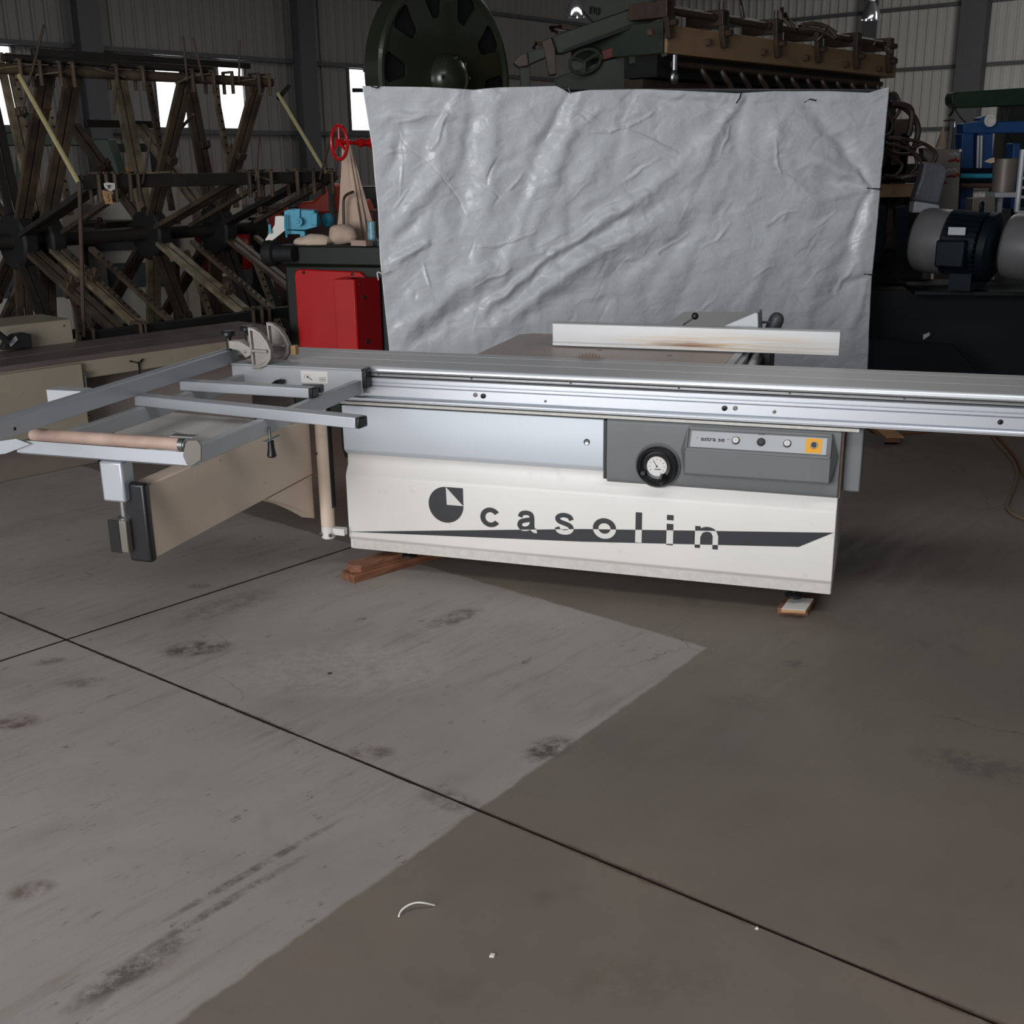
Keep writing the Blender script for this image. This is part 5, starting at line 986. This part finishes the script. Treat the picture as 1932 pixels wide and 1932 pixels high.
q = MB(WFr); q.lathe((0, .035, WZ), (0, 1, 0), [(0, 0), (0, .72), (.01, .72), (.01, 0)], 48); q.build('hole_backing', M_mattblack, bs)  # black disc close behind the holes, the dark inside put into its colour
q = MB(WFr); q.lathe((0, -.002, WZ), (0, -1, 0), [(0, .19), (.02, .187), (.07, .17), (.11, .13), (.13, .07), (.135, 0)], 40); hb = q.build('hub_dome', M_gloss, bs)
for i in range(8):
    t = 2 * math.pi * i / 8; q = MB(WFr); q.sphere((.145 * math.cos(t), -.095, WZ + .145 * math.sin(t)), .018, 8); q.build('hub_bolt', M_gloss, bs)
q = MB(WFr); q.box(-RW * .7, RW * .8, .04, .22, 0, WZ - .35); q.build('column', M_dgreen, bs, bevel=.03)
q = MB(); q.cyl(at(687, 131, 9.8), at(735, 129, 9.7), .024, 14); q.build('adjusting_spindle', M_steel, bs); q = MB(); q.box(*[v for v in (at(706, 150, 9.8)[0], at(735, 150, 9.8)[0], 9.75, 10.0, 1.6, at(710, 133, 9.8)[2])]); q.build('spindle_bracket', M_dgreen, bs, bevel=.01)

# ================================================================== hot press behind the curtain (right)
PO = at(1258, 100, 9.3); PR = Frame(PO, 49)       # x recedes to the right, -y faces the camera side
pr = thing('hot_press', 'greasy brown and green hydraulic press rising above the curtain', 'machine', (PO[0], PO[1], 0), 49)
xR = PR.px(1690, 140)[0]; zb0 = PR.px(1258, 100)[2]; zb1 = PR.px(1262, 46)[2]
q = MB(PR); q.box(0, xR, 0, .9, zb0, zb1); q.build('top_beam', M_brown, pr, bevel=.01); q = MB(PR); q.box(-.03, -.002, .02, .9, zb0, zb1 + .02); q.build('beam_end_plate', M_pgreen, pr, bevel=.004)
q = MB(PR); q.box(.05, xR - .1, .12, .8, zb0 - .16, zb0 - .002); q.build('platen', M_mattblack, pr)
q = MB(PR); q.box(.05, xR - .1, .25, .8, .9, zb0 - .17); q.build('press_body', M_grease, pr)
zr = zb1 + .10
for i, (a_, b_) in enumerate(((.05, .7), (.72, 1.5), (1.55, 2.3), (2.3, xR - .02))):
    q = MB(PR); q.cyl((a_, .02, zr), (min(b_, xR), .02, zr), .030, 12); q.build('pressure_pipe', M_grease, pr); q = MB(PR); q.cyl((a_, .25, zr + .06), (min(b_, xR), .25, zr + .06), .028, 12); q.build('pressure_pipe', M_grease, pr)
for px_, t_, b_ in ((1263, -12, 72), (1368, 20, 90), (1470, 36, 108), (1548, 60, 118), (1622, 76, 130), (1684, 88, 138)):
    x = PR.px(px_, 80, -.05)[0]; zt2 = PR.px(px_, t_, -.05)[2]; z0 = PR.px(px_, b_, -.05)[2]; w = .055
    q = MB(PR); q.prism([(x - w, -.05, zt2), (x + w, -.05, zt2), (x + w * 1.2, -.05, (z0 + zt2) / 2), (x + w * .9, -.05, z0), (x + .01, -.05, z0), (x - w * .6, -.05, (z0 + zt2) / 2)], (0, .045, 0)); q.beam((x, -.05, zr), (x, .3, zr), .09, .12); cl_ = q.build('clamp_bracket', M_grease, pr, bevel=.006)
    q = MB(PR); q.lathe((x + .02, -.052, z0 + .11), (0, -1, 0), [(0, .03), (.05, .025), (.05, 0)], 10); q.build('bolt', M_grease, cl_); q = MB(PR); q.cyl((x - .02, -.02, zt2), (x - .02, -.02, zt2 + .07), .022, 8); q.build('pin', M_grease, cl_)
    q = MB(PR); q.lathe((x - .20, -.002, z0 + .03), (0, -1, 0), [(0, .028), (.04, .024), (.04, 0)], 8); q.build('bolt', M_rust, pr)
zp = PR.px(1310, 125, .02)[2]
q = MB(PR); q.cyl((.12, .02, zp), (xR - .3, .02, zp), .026, 12); q.build('manifold_pipe', M_grease, pr)
for i, px_ in enumerate((1322, 1360, 1396, 1430, 1462, 1492, 1522, 1550, 1578, 1606, 1632, 1655)):
    x = PR.px(px_, 135, 0.02)[0]; q = MB(PR); q.tube([(x, .02, zp), (x + .01, -.01, zp - .06), (x + .10, -.03, zp - .16), (x + .12, -.03, zp - .34)], .024, 8); q.build('hose', M_grease if i % 2 else M_hose, pr)
q = MB(PR); c = PR.px(1272, 146, -.02); q.sphere(c, .06, 14, (.7, .5, 1)); q.cyl(c + (0, 0, .05), c + (.0, 0, .16), .02, 10); q.build('glass_gauge', M_steel, pr)
for p in (((1255, 0), (1268, 30), (1266, 60)), ((1395, -8), (1398, 10), (1402, 34)), ((1480, 24), (1488, 40), (1500, 52)), ((1475, 14), (1478, 34), (1492, 50)), ((1506, 50), (1535, 44), (1562, 52), (1578, 70)), ((1500, 55), (1530, 54), (1555, 60), (1575, 72)), ((1545, 78), (1562, 50), (1578, 62)), ((1650, 82), (1668, 92), (1682, 100))):
    q = MB(); q.tube([at(x, y, 10.2) for x, y in p], .018, 8); q.build('hose', M_grease, pr)
def pw(pts, D, dep, m, nm, bev=.006): return facing_prism(pts, D, dep, m, nm, parent=pr, bevel=bev)
pw(((1247, 6), (1247, 32), (1140, 70), (1062, 100), (1050, 100), (1040, 70), (1205, 12)), 9.5, .18, M_pgreen, 'inclined_arm'); pw(((1246, 24), (1246, 34), (1062, 100), (1062, 94)), 9.48, .02, M_mattblack, 'arm_shadow_strip', 0)
pw(((1244, 44), (1244, 60), (1210, 70), (1208, 54)), 9.55, .1, mat('rust_orange_paint', rgb(150, 84, 40), .6, var=.3, scale=15), 'rusty_patch')
pw(((1135, 96), (1242, 58), (1243, 82), (1137, 114)), 9.6, .12, mat('dark_red_paint', rgb(92, 34, 30), .6, var=.2), 'red_bar')
pw(((1186, 105), (1246, 83), (1250, 103), (1188, 122)), 9.55, .12, M_pgreen, 'lower_rail'); pw(((1050, 146), (1135, 116), (1187, 104), (1192, 200), (1040, 200)), 9.62, .3, M_pgreen, 'side_plate')
pw(((1105, -30), (1205, -30), (1240, 0), (1204, 12), (1120, 42), (1100, 20)), 9.9, .1, M_pgreen, 'upper_plate')
pw(((1022, 78), (1040, 70), (1048, 92), (1050, 140), (1036, 142), (1028, 104)), 9.45, .16, M_grease, 'pivot_block'); pw(((968, 118), (980, 104), (995, 98), (997, 124), (978, 127)), 9.45, .16, M_grease, 'end_block')
pw(((996, 98), (1040, 84), (1040, 104), (998, 122)), 9.46, .12, M_pgreen, 'link_bar'); pw(((980, 126), (1000, 124), (1002, 200), (985, 200)), 9.5, .15, M_pgreen, 'support_leg'); pw(((1246, -12), (1258, -5), (1260, 106), (1248, 108)), 9.32, .02, M_pgreen, 'corner_plate')
for p in (((1036, 52), (1060, 50), (1090, 55)), ((1006, 92), (1012, 80), (1022, 82)), ((1040, 56), (1052, 62), (1070, 62))): q = MB(); q.tube([at(x, y, 9.6) for x, y in p], .02, 8); q.build('hose', M_grease, pr)
q = MB(); c = at(1104, 116, 9.55); e1 = np.array([.9, .2, .25]); e2 = np.array([-.1, 0, .62])
q.tube([c + (e1 * math.cos(t) + e2 * math.sin(t)) * .135 for t in np.linspace(0, 2 * math.pi, 24, endpoint=False)], .014, 8, True)
for t in (20, 140, 260): q.cyl(c, c + (e1 * math.cos(math.radians(t)) + e2 * math.sin(math.radians(t))) * .13, .014, 8)
q.build('valve_wheel', M_pgreen, pr)
tx = MB(); tx.tube([at(1114, 26, 9.88), at(1114, 14, 9.88), at(1119, 15, 9.88), at(1120, 25, 9.88)], .007, 5); tx.tube([at(1124, 14, 9.88), at(1124, 25, 9.88), at(1130, 25, 9.88), at(1130, 14, 9.88)], .007, 5); o = tx.build('lettering', M_mattblack, pr, smooth=False); o['kind'] = 'stuff'
# right flank of the press: frame, beam and hoses
for (x0, y0, x1, y1, m) in ((1676, 225, 1698, 470, M_grease), (1640, 180, 1668, 500, M_mattblack), (1648, 310, 1752, 345, M_pgreen), (1650, 348, 1730, 372, M_brown), (1700, 250, 1712, 320, M_grease)):
    q = MB(); a = at(x0, y0, 9.9 if x0 != 1650 else 9.7); b = at(x1, y1, 9.9 if x0 != 1650 else 9.7); q.box(a[0], b[0], a[1], a[1] + .15, b[2], a[2]); q.build('side_frame', m, pr, bevel=.008)
q = MB(); a = at(1655, 372, 9.95); b = at(1745, 520, 9.95); q.box(a[0], b[0], a[1], a[1] + .3, .0, a[2]); q.build('side_column', M_mattblack, pr)
HS = [((1678, 178), (1688, 176), (1696, 190), (1697, 208), (1686, 224), (1674, 222)), ((1675, 200), (1700, 200), (1722, 218), (1732, 240), (1730, 262), (1722, 285)), ((1676, 194), (1705, 198), (1720, 210), (1718, 240), (1714, 256)), ((1668, 258), (1700, 262), (1735, 268), (1760, 282), (1766, 296), (1758, 308)),
      ((1668, 276), (1690, 290), (1730, 292), (1748, 305)), ((1668, 262), (1700, 266), (1722, 285), (1730, 310), (1718, 328)), ((1664, 284), (1688, 300), (1702, 312), (1690, 330), (1664, 334)), ((1690, 278), (1720, 280), (1742, 270)), ((1664, 330), (1690, 334), (1720, 330), (1738, 318)), ((1664, 270), (1710, 280), (1735, 300), (1742, 320)), ((1672, 210), (1684, 232), (1680, 250), (1668, 256)), ((1664, 340), (1700, 338), (1735, 330))]
for i, p in enumerate(HS): q = MB(); q.tube([at(x, y, 9.6 - .05 * i) for x, y in p], .024 if i in (1, 2) else .014, 8); q.build('hose', M_hose if i % 3 else M_grease, pr)
for x in (1648, 1690, 1728):   # curved blue brackets under the press
    q = MB(); q.prism([at(a, b, 8.95) for a, b in ((x, 392), (x + 24, 388), (x + 24, 450), (x + 20, 478), (x + 6, 498), (x - 4, 496), (x + 4, 470), (x + 2, 440))], (0, .08, 0)); q.build('curved_bracket', M_nblue, pr, bevel=.004)

# ================================================================== hydraulic pump set with motors (right edge)
ps = thing('pump_tank', 'near black navy hydraulic tank standing right of the curtain', 'tank', at(1800, 600, 8.7), -12)
TF = Frame(at(1800, 520, 8.6), -12)
q = MB(TF); ZBASE = at(1800, 458, 8.5)[2] - .235 * 1.30 - .03; t0 = TF.px(1642, 505); t1 = TF.px(1990, 530); q.box(t0[0] - .1, t1[0], .1, .62, 0, ZBASE - .03); q.build('tank_body', M_tank, ps, bevel=.01)
q = MB(TF); q.box(t0[0] + .3, t1[0], -.25, .66, ZBASE - .03, ZBASE); q.build('base_plate', M_tank, ps, bevel=.004)
q = MB(); q.prism([at(a, b, 8.15) for a, b in ((1684, 642), (1803, 650), (1853, 704), (1880, 735), (1640, 735), (1640, 640))], (0, .02, 0)); q.prism([at(a, b, 8.14) for a, b in ((1684, 642), (1803, 650), (1853, 704), (1880, 735), (1877, 736), (1850, 706), (1801, 652), (1684, 643.5))], (0, .03, 0)); q.build('cover_plate', M_tank, ps)
q = MB(); q.prism([at(a, b, 8.13) for a, b in ((1742, 632), (1754, 627), (1754, 633), (1742, 641))], (0, .01, 0)); q.build('sticker', M_lgrey, ps)
def motor(px0, py0, px1, py1, D, r, name, lab, rear=False):
    c0 = at(px0, py0, D); c1 = at(px1, py1, D - .22); fr = Frame(c0, math.degrees(math.atan2(c1[1] - c0[1], c1[0] - c0[0]))); L = float(np.linalg.norm((c1 - c0)[:2])); z = c0[2]; dz = (c1 - c0)[2] / L
    t = thing(name, lab, 'motor', (c0[0], c0[1], 0), math.degrees(fr.a)); A = np.array([1, 0, dz]); P = lambda x: (x, 0, z + dz * x)
    q = MB(fr); q.lathe(P(.0), A, [(0, 0), (0, r * .93), (L - .12, r * .93), (L - .12, 0)], 40); q.build('stator', M_nblue, t)
    for i in range(36):
        a = 2 * math.pi * i / 36; ca, sa_ = math.cos(a), math.sin(a)
        if -.75 < sa_ < .45 and ca < .0 and False: continue
        q = MB(fr); p = np.array(P(.015)) + np.array([0, ca * r * .97, sa_ * r * .97]); e = np.array(P(L - .10)) + np.array([0, ca * r * .97, sa_ * r * .97]); q.beam(p, e, .007, r * .10, (0, ca, sa_)); q.build('cooling_fin', M_nblue, t, smooth=False)
    q = MB(fr); q.lathe(P(L - .09), A, [(0, r * .9), (0, r * 1.04), (.05, r * 1.04), (.07, r * .9), (.07, 0)], 40); q.build('end_flange', M_nblue, t)
    q = MB(fr); q.lathe(P(-.24), A, [(0, 0), (0, r * .8), (.02, r * .92), (.06, r * .98), (.235, r * 1.0), (.24, 0)], 44); q.build('fan_cowl', M_cowl, t, label='silver grey fan cowl')
    if not rear:
        q = MB(fr); q.box(.0, .20, -r * 1.28, -r * .80, z - .15, z + .035); q.build('terminal_box', M_nblue, t, bevel=.012)
        q = MB(fr); q.box(.06, .18, -r * 1.06, -r * 1.00, z + .07, z + .125); q.build('rating_plate', M_lgrey, t, bevel=.002)
    q = MB(fr); q.tube([np.array(P(.2)) + (0, .028 * math.cos(k), r + .035 + .034 * math.sin(k)) for k in np.linspace(0, 6.28, 14, endpoint=False)], .010, 8, True); q.cyl(np.array(P(.2)) + (0, 0, r * .9), np.array(P(.2)) + (0, 0, r + .012), .018, 10); q.build('lifting_eye', M_nblue, t)
    q = MB(fr); q.box(.08, L - .12, -r * .8, r * .8, z - r * 1.36, z - r * .85); q.build('foot', M_nblue, t)
    return t
motor(1792, 458, 1886, 469, 8.5, .235, 'electric_motor', 'dark blue finned electric motor with a grey cowl, nearer the curtain')
motor(1964, 470, 2070, 482, 8.2, .235, 'electric_motor', 'second electric motor cut by the right edge, silver cowl showing')
# ================================================================== other things at the right
def plate(pts, D, dep, m, nm, lab, cat, bev=.006): return facing_prism(pts, D, dep, m, nm, lab, cat, bevel=bev)
sbx = thing('control_box', 'dull stainless control box with red scrawl right of the hoses', 'box', at(1790, 380, 9.5), 0)
facing_prism(((1742, 279), (1814, 282), (1808, 398), (1760, 400), (1748, 340)), 9.5, .12, M_ss, 'cabinet', parent=sbx, bevel=.006)
q = MB(); c = at(1812, 284, 9.48); q.sphere(c, .012, 8); q.build('lamp', M_decalw, sbx)
rs_ = random.Random(3)
for x0_, y, m, w, n_ in ((1790, 292, M_lgrey, 20, 9), (1790, 302, M_redd, 20, 8), (1786, 321, M_lgrey, 20, 8), (1786, 331, M_redd, 24, 12), (1781, 345, M_redd, 4, 6)):
    q = MB(); q.tube([at(x0_ + w * k / n_, y + rs_.uniform(-3.5, 3), 9.492) for k in range(n_ + 1)], .004 if m is M_lgrey else .007, 5); q.build('scrawl', m, sbx)
q = MB(); c = at(1775, 400, 9.4); q.cyl((c[0], c[1] + .2, 0), (c[0], c[1] + .2, c[2]), .04, 10); q.build('stand_post', M_dgrey, sbx)
wr = thing('wrapped_duct', 'grey plastic wrapped duct leaning in front of the stainless box', 'duct', at(1755, 390, 8.9), 0)
facing_prism(((1745, 305), (1781, 310), (1789, 320), (1772, 385), (1724, 378), (1738, 335)), 8.9, .12, mat('grey_wrap', rgb(92, 92, 100), .3, var=.1, bump=.5, bscale=30), 'wrap', parent=wr, bevel=.015)
facing_prism(((1726, 379), (1772, 386), (1776, 400), (1722, 402)), 8.92, .12, M_lgrey, 'collar', parent=wr, bevel=.01)
bp_ = thing('blue_press', 'bright blue steel frame press at the right edge', 'machine', at(1850, 330, 10.5), 0)
for pts, nm in ((((1817, 233), (1850, 229), (1850, 222), (1862, 218), (1874, 222), (1876, 230), (1990, 226), (1990, 250), (1850, 252), (1817, 252)), 'crosshead'), (((1815, 252), (1838, 252), (1836, 400), (1811, 400)), 'side_post'), (((1846, 252), (1874, 252), (1872, 330), (1844, 330)), 'ram'), (((1912, 270), (1926, 270), (1918, 420), (1905, 420)), 'side_post')):
    facing_prism(pts, 10.5, .16, M_blue, nm, parent=bp_, bevel=.008)
for x in (1846, 1852): q = MB(); q.cyl(at(x, 256, 10.45), at(x - 2, 320, 10.45), .012, 8); q.build('piston_rod', M_lgrey, bp_)
for y, m in ((322, M_nblue), (332, M_cyan), (341, M_nblue), (350, M_rust)): q = MB(); q.cyl(at(1812, y, 10.3), at(1875, y, 10.3), .022, 10); q.build('cross_tube', m, bp_)
q = MB(); q.lathe(at(1867, 228, 10.42), (0, -1, 0), [(0, .05), (.02, .05), (.02, .03), (.01, .02), (.01, 0)], 20); q.build('pressure_gauge', M_decalw, bp_)
a = at(1825, 400, 10.5); q = MB(); q.box(a[0] - .1, a[0] + 1.0, 10.5, 10.9, 0, a[2] + .02); q.build('press_base', M_dgrey, bp_)
gb_ = thing('green_crane', 'dark green steel jib beam on a post at the upper right edge', 'beam', at(1910, 190, 11.5), 0)
facing_prism(((1799, 174), (1990, 162), (1990, 196), (1806, 204), (1796, 196), (1795, 184)), 11.5, .18, M_green, 'jib', parent=gb_, bevel=.008)
a = at(1906, 196, 11.5); b = at(1990, 196, 11.5); q = MB(); q.box(a[0], b[0], 11.55, 11.8, 0, a[2]); q.build('post', M_dgreen, gb_, bevel=.01)
q = MB(); q.tube([at(1799, 202, 11.45), at(1798, 210, 11.45), at(1791, 219, 11.45)], .012, 6); q.build('hook', M_mattblack, gb_)
q = MB(); q.tube([at(1801, 203, 11.45), at(1812, 222, 11.45), at(1832, 236, 11.45), at(1850, 231, 11.45)], .006, 5); q.build('cable', M_mattblack, gb_)
q = MB(); q.tube([at(1889, 200, 11.45), at(1893, 240, 11.45), at(1905, 262, 11.45), at(1914, 285, 11.45)], .008, 5); q.build('cable', M_mattblack, gb_)
q = MB(); cpt_ = at(1777, 262, 11.0); vs = []
q.lathe(at(1776, 279, 11.0), (0.0, 0, 1), [(0, .055), (.03, .05), (.19, .002)], 14); tag(q.build('wrapping_peak', M_cloth, None), 'pale beige fabric peak poking up behind the stainless control box', 'cover'); bpy.data.objects['wrapping_peak'].rotation_euler = (0, 0, 0)
q = MB(); q.tube([at(1781, 228, 11.3), at(1798, 227, 11.3), at(1801, 231, 11.3), at(1801, 240, 11.3)], .010, 8); cr = thing('crank_rod', 'thin bright crank rod in front of the back wall column', 'rod', at(1800, 300, 11.3), 0); q.build('crank', M_steel, cr); q = MB(); c = at(1801, 240, 11.3); q.cyl((c[0], c[1] + .02, 0), c, .015, 8); q.build('post', M_dgrey, cr)
dr = thing('scrap_drum', 'dull rusty metal drum with a torn rim in front of the blue frame', 'drum', at(1890, 340, 9.6), 0)
c = at(1892, 360, 9.6); zt3 = at(1892, 300, 9.6)[2]; zb3 = at(1892, 362, 9.6)[2]; q = MB(); q.lathe((c[0], c[1], zb3), (0, 0, 1), [(0, 0), (0, .085), (zt3 - zb3, .10), (zt3 - zb3 + .005, .107), (zt3 - zb3, .095), (.02, .08), (.02, 0)], 28); q.build('shell', M_ss, dr)
q = MB(); q.box(c[0] - .10, c[0] + .10, c[1] - .1, c[1] + .1, zb3 - .04, zb3 - .002); q.box(c[0] - .04, c[0] + .0, c[1] - .02, c[1] + .02, 0, zb3 - .04); q.build('stand', M_lgrey, dr)
q = MB(); q.prism([at(x, y, 9.5) for x, y in ((1857, 305), (1868, 299), (1876, 297), (1877, 306), (1870, 308))], (0, .01, 0)); q.build('torn_liner', M_cloth, dr)
gbx = thing('junction_box', 'plain grey brown box behind the motor lifting eye', 'box', at(1850, 390, 9.4), 0)
facing_prism(((1836, 374), (1878, 372), (1878, 402), (1834, 404)), 9.4, .15, M_ss, 'box_body', parent=gbx, bevel=.005); q = MB(); c = at(1856, 400, 9.5); q.box(c[0] - .05, c[0] + .05, 9.42, 9.5, 0, c[2]); q.build('stand_post', M_dgrey, gbx)
lad = thing('grey_ladder', 'light grey ladder frame cut off at the right edge', 'ladder', at(1935, 350, 9.3), 0)
q = MB(); q.cyl(at(1930, 282, 9.3), at(1918, 400, 9.3), .022, 8); q.build('rail', M_lgrey, lad); q = MB(); q.cyl(at(1980, 282, 9.3), at(1976, 400, 9.3), .022, 8); q.build('rail', M_lgrey, lad)
for y in (318, 336, 354, 372): q = MB(); q.cyl(at(1925 - (y - 318) * .1, y, 9.3), at(1978, y, 9.3), .012, 8); q.build('rung', M_lgrey, lad)
q = MB(); a = at(1918, 400, 9.3); q.box(a[0], a[0] + .3, 9.28, 9.33, 0, a[2] + .01); q.build('ladder_base', M_lgrey, lad)
# hanging high bay lamps
def lamp(px_, py_, D, lab, r=.20):
    c = at(px_, py_, D); t = thing('high_bay_lamp', lab, 'lamp', c, 0, None)
    q = MB(); q.lathe(c, (0, 0, 1), [(0, r), (.08, r * .96), (.18, r * .75), (.27, r * .42), (.30, r * .3)], 28); q.build('reflector', M_lampglass, t)
    q = MB(); q.lathe(c + (0, 0, .30), (0, 0, 1), [(0, r * .3), (.16, r * .3), (.17, .02), (.17, 0)], 16); q.build('ballast', M_lgrey, t)
    q = MB(); q.cyl(c + (0, 0, .45), (c[0], c[1], EAVE - .001), .012, 6); q.build('drop_rod', M_dgrey, t)
lamp(1643, 37, 22, 'clear bell shaped lamp hanging before the pale back wall', .17); lamp(1087, 32, 20, 'bell shaped lamp hanging left of the green press arm', .17)
# ================================================================== machines far behind the clamp carrier
def block(nm, lab, cat, px0, px1, pt, D, deg, dep, m, parts=()):
    fr = Frame(at(px0, pt, D), deg); t = thing(nm, lab, cat, (fr.o[0], fr.o[1], 0), deg); x1 = fr.px(px1, pt)[0]; z1 = fr.px((px0 + px1) / 2, pt)[2]
    q = MB(fr); q.box(0, x1, 0, dep, 0, z1); q.build('body', m, t, bevel=.015)
    for (a, b, c_, d_, mm, n2, off) in parts:
        p = fr.px(a, b, off); s_ = fr.px(c_, d_, off); q = MB(fr); q.box(min(p[0], s_[0]), max(p[0], s_[0]), off, -.001 if off < 0 else off + .1, min(p[2], s_[2]), max(p[2], s_[2])); q.build(n2, mm, t, bevel=.004)
    return t
block('cream_sander', 'large pale grey cream machine body behind the clamp carrier', 'machine', 150, 335, 352, 12.4, 6, .8, M_bgcream, ((150, 418, 335, 436, M_dgreen, 'table_edge', -.25), (200, 498, 330, 540, M_nblue, 'lower_panel', -.06), (150, 452, 330, 470, M_mattblack, 'rail', -.15)))
block('pale_cabinet', 'pale cabinet standing at the far left behind the clamp carrier', 'cabinet', -60, 112, 378, 11.2, 6, .7, M_bgcream, ((-60, 520, 128, 560, M_nblue, 'dark_plinth', -.03),))
block('wide_belt_machine', 'pale grey machine with a dark front further right behind the carrier', 'machine', 345, 430, 330, 15.6, 4, 1.0, M_bgcream, ((345, 420, 400, 470, M_redd, 'red_panel', -.05),))
gm = thing('green_column_machine', 'dark green twin column machine behind the left end of the carrier', 'machine', at(60, 300, 13), 0)
for p in (((28, 212), (55, 212), (62, 420), (30, 420)), ((0, 250), (150, 250), (150, 275), (0, 275)), ((175, 262), (205, 262), (245, 385), (200, 385))): facing_prism(p, 13, .25, M_green, 'column', parent=gm, bevel=.01)
q = MB(); a = at(0, 400, 13.1); b = at(230, 400, 13.1); q.box(a[0], b[0], 13.05, 13.4, 0, a[2]); q.build('base', M_dgreen, gm)
dkb = thing('dark_beam_rack', 'long dark steel beam on posts behind the clamp carrier', 'rack', at(220, 275, 14), 0)
q = MB(); a = at(170, 272, 14); b = at(300, 286, 14); q.box(a[0], b[0], 14, 14.15, b[2], a[2]); q.build('beam', M_mattblack, dkb); 
for x in (180, 290): c = at(x, 285, 14.05); q = MB(); q.box(c[0] - .04, c[0] + .04, 14.02, 14.1, 0, c[2]); q.build('post', M_mattblack, dkb)
yb = thing('yellow_bin', 'small amber yellow bin on a stand behind the carrier beam', 'bin', at(238, 325, 13.8), 0)
facing_prism(((233, 316), (242, 314), (243, 340), (232, 338)), 13.8, .2, M_yellow, 'bin_body', parent=yb, bevel=.004); c = at(237, 340, 13.9); q = MB(); q.cyl((c[0], 13.9, 0), (c[0], 13.9, c[2]), .03, 8); q.build('stand', M_dgrey, yb)
om = thing('orange_machine', 'bright orange red machine behind the turquoise fixture', 'machine', at(600, 400, 10.5), 0)
for p in (((560, 396), (566, 382), (590, 380), (612, 362), (622, 345), (634, 350), (634, 402), (560, 402)), ((655, 388), (690, 376), (700, 400), (660, 402)), ((505, 402), (530, 392), (532, 430), (508, 430))): facing_prism(p, 11.8, .4, M_orange, 'hood', parent=om, bevel=.02)
q = MB(); a = at(505, 400, 11.8); b = at(705, 400, 11.8); q.box(a[0], b[0], 11.85, 12.25, 0, a[2]); q.build('base', mat('dark_maroon', rgb(70, 34, 28), .6), om, bevel=.01)
rm = thing('red_motor', 'red rounded machine cover glimpsed between the carrier bars', 'machine', at(462, 470, 12.4), 0)
q = MB(); q.sphere(at(464, 470, 12.4), .25, 20, (.62, .6, 1.0)); q.build('cover', M_red, rm); c = at(464, 490, 12.4); q = MB(); q.box(c[0] - .1, c[0] + .1, 12.32, 12.5, 0, c[2]); q.build('pedestal', M_dgrey, rm)
pbx = thing('pale_box', 'pale box and plates stacked between the carrier and the dark machine', 'box', at(520, 580, 9.4), 0)
facing_prism(((470, 570), (520, 565), (524, 600), (474, 610)), 11.2, .3, M_bgcream, 'lid', parent=pbx, bevel=.01); q = MB(); a = at(476, 604, 11.25); b = at(522, 604, 11.25); q.box(a[0], b[0], 11.25, 11.5, 0, a[2]); q.build('carton', M_bgcream, pbx)
block('olive_machine', 'dull olive machine body behind the right end of the carrier', 'machine', 352, 520, 520, 14.4, 4, .5, M_creamd, ((352, 480, 440, 515, M_redd, 'maroon_panel', -.04),))
# dark green cabinet glimpsed behind the canvas cone
block('dark_cabinet', 'dark grey green cabinet behind the canvas cone beside the curtain', 'cabinet', 668, 725, 352, 12.8, 0, .6, M_dgreen)

# ================================================================== groups of alike things
GROUPS = {'high_bay_lamp': 'high bay lamps hanging from the roof', 'electric_motor': 'electric motors on the pump tank', 'canvas_rag': 'beige rags on the dark green machine',
          'plywood_strip': 'plywood offcuts on the floor behind the saw', 'power_cord': 'power cords on the floor at the right', 'wood_chip': 'pale wood chips on the floor'}
for o in bpy.data.objects:
    k_ = o.name.split('.')[0]
    if o.parent is None and k_ in GROUPS: o['group'] = GROUPS[k_]
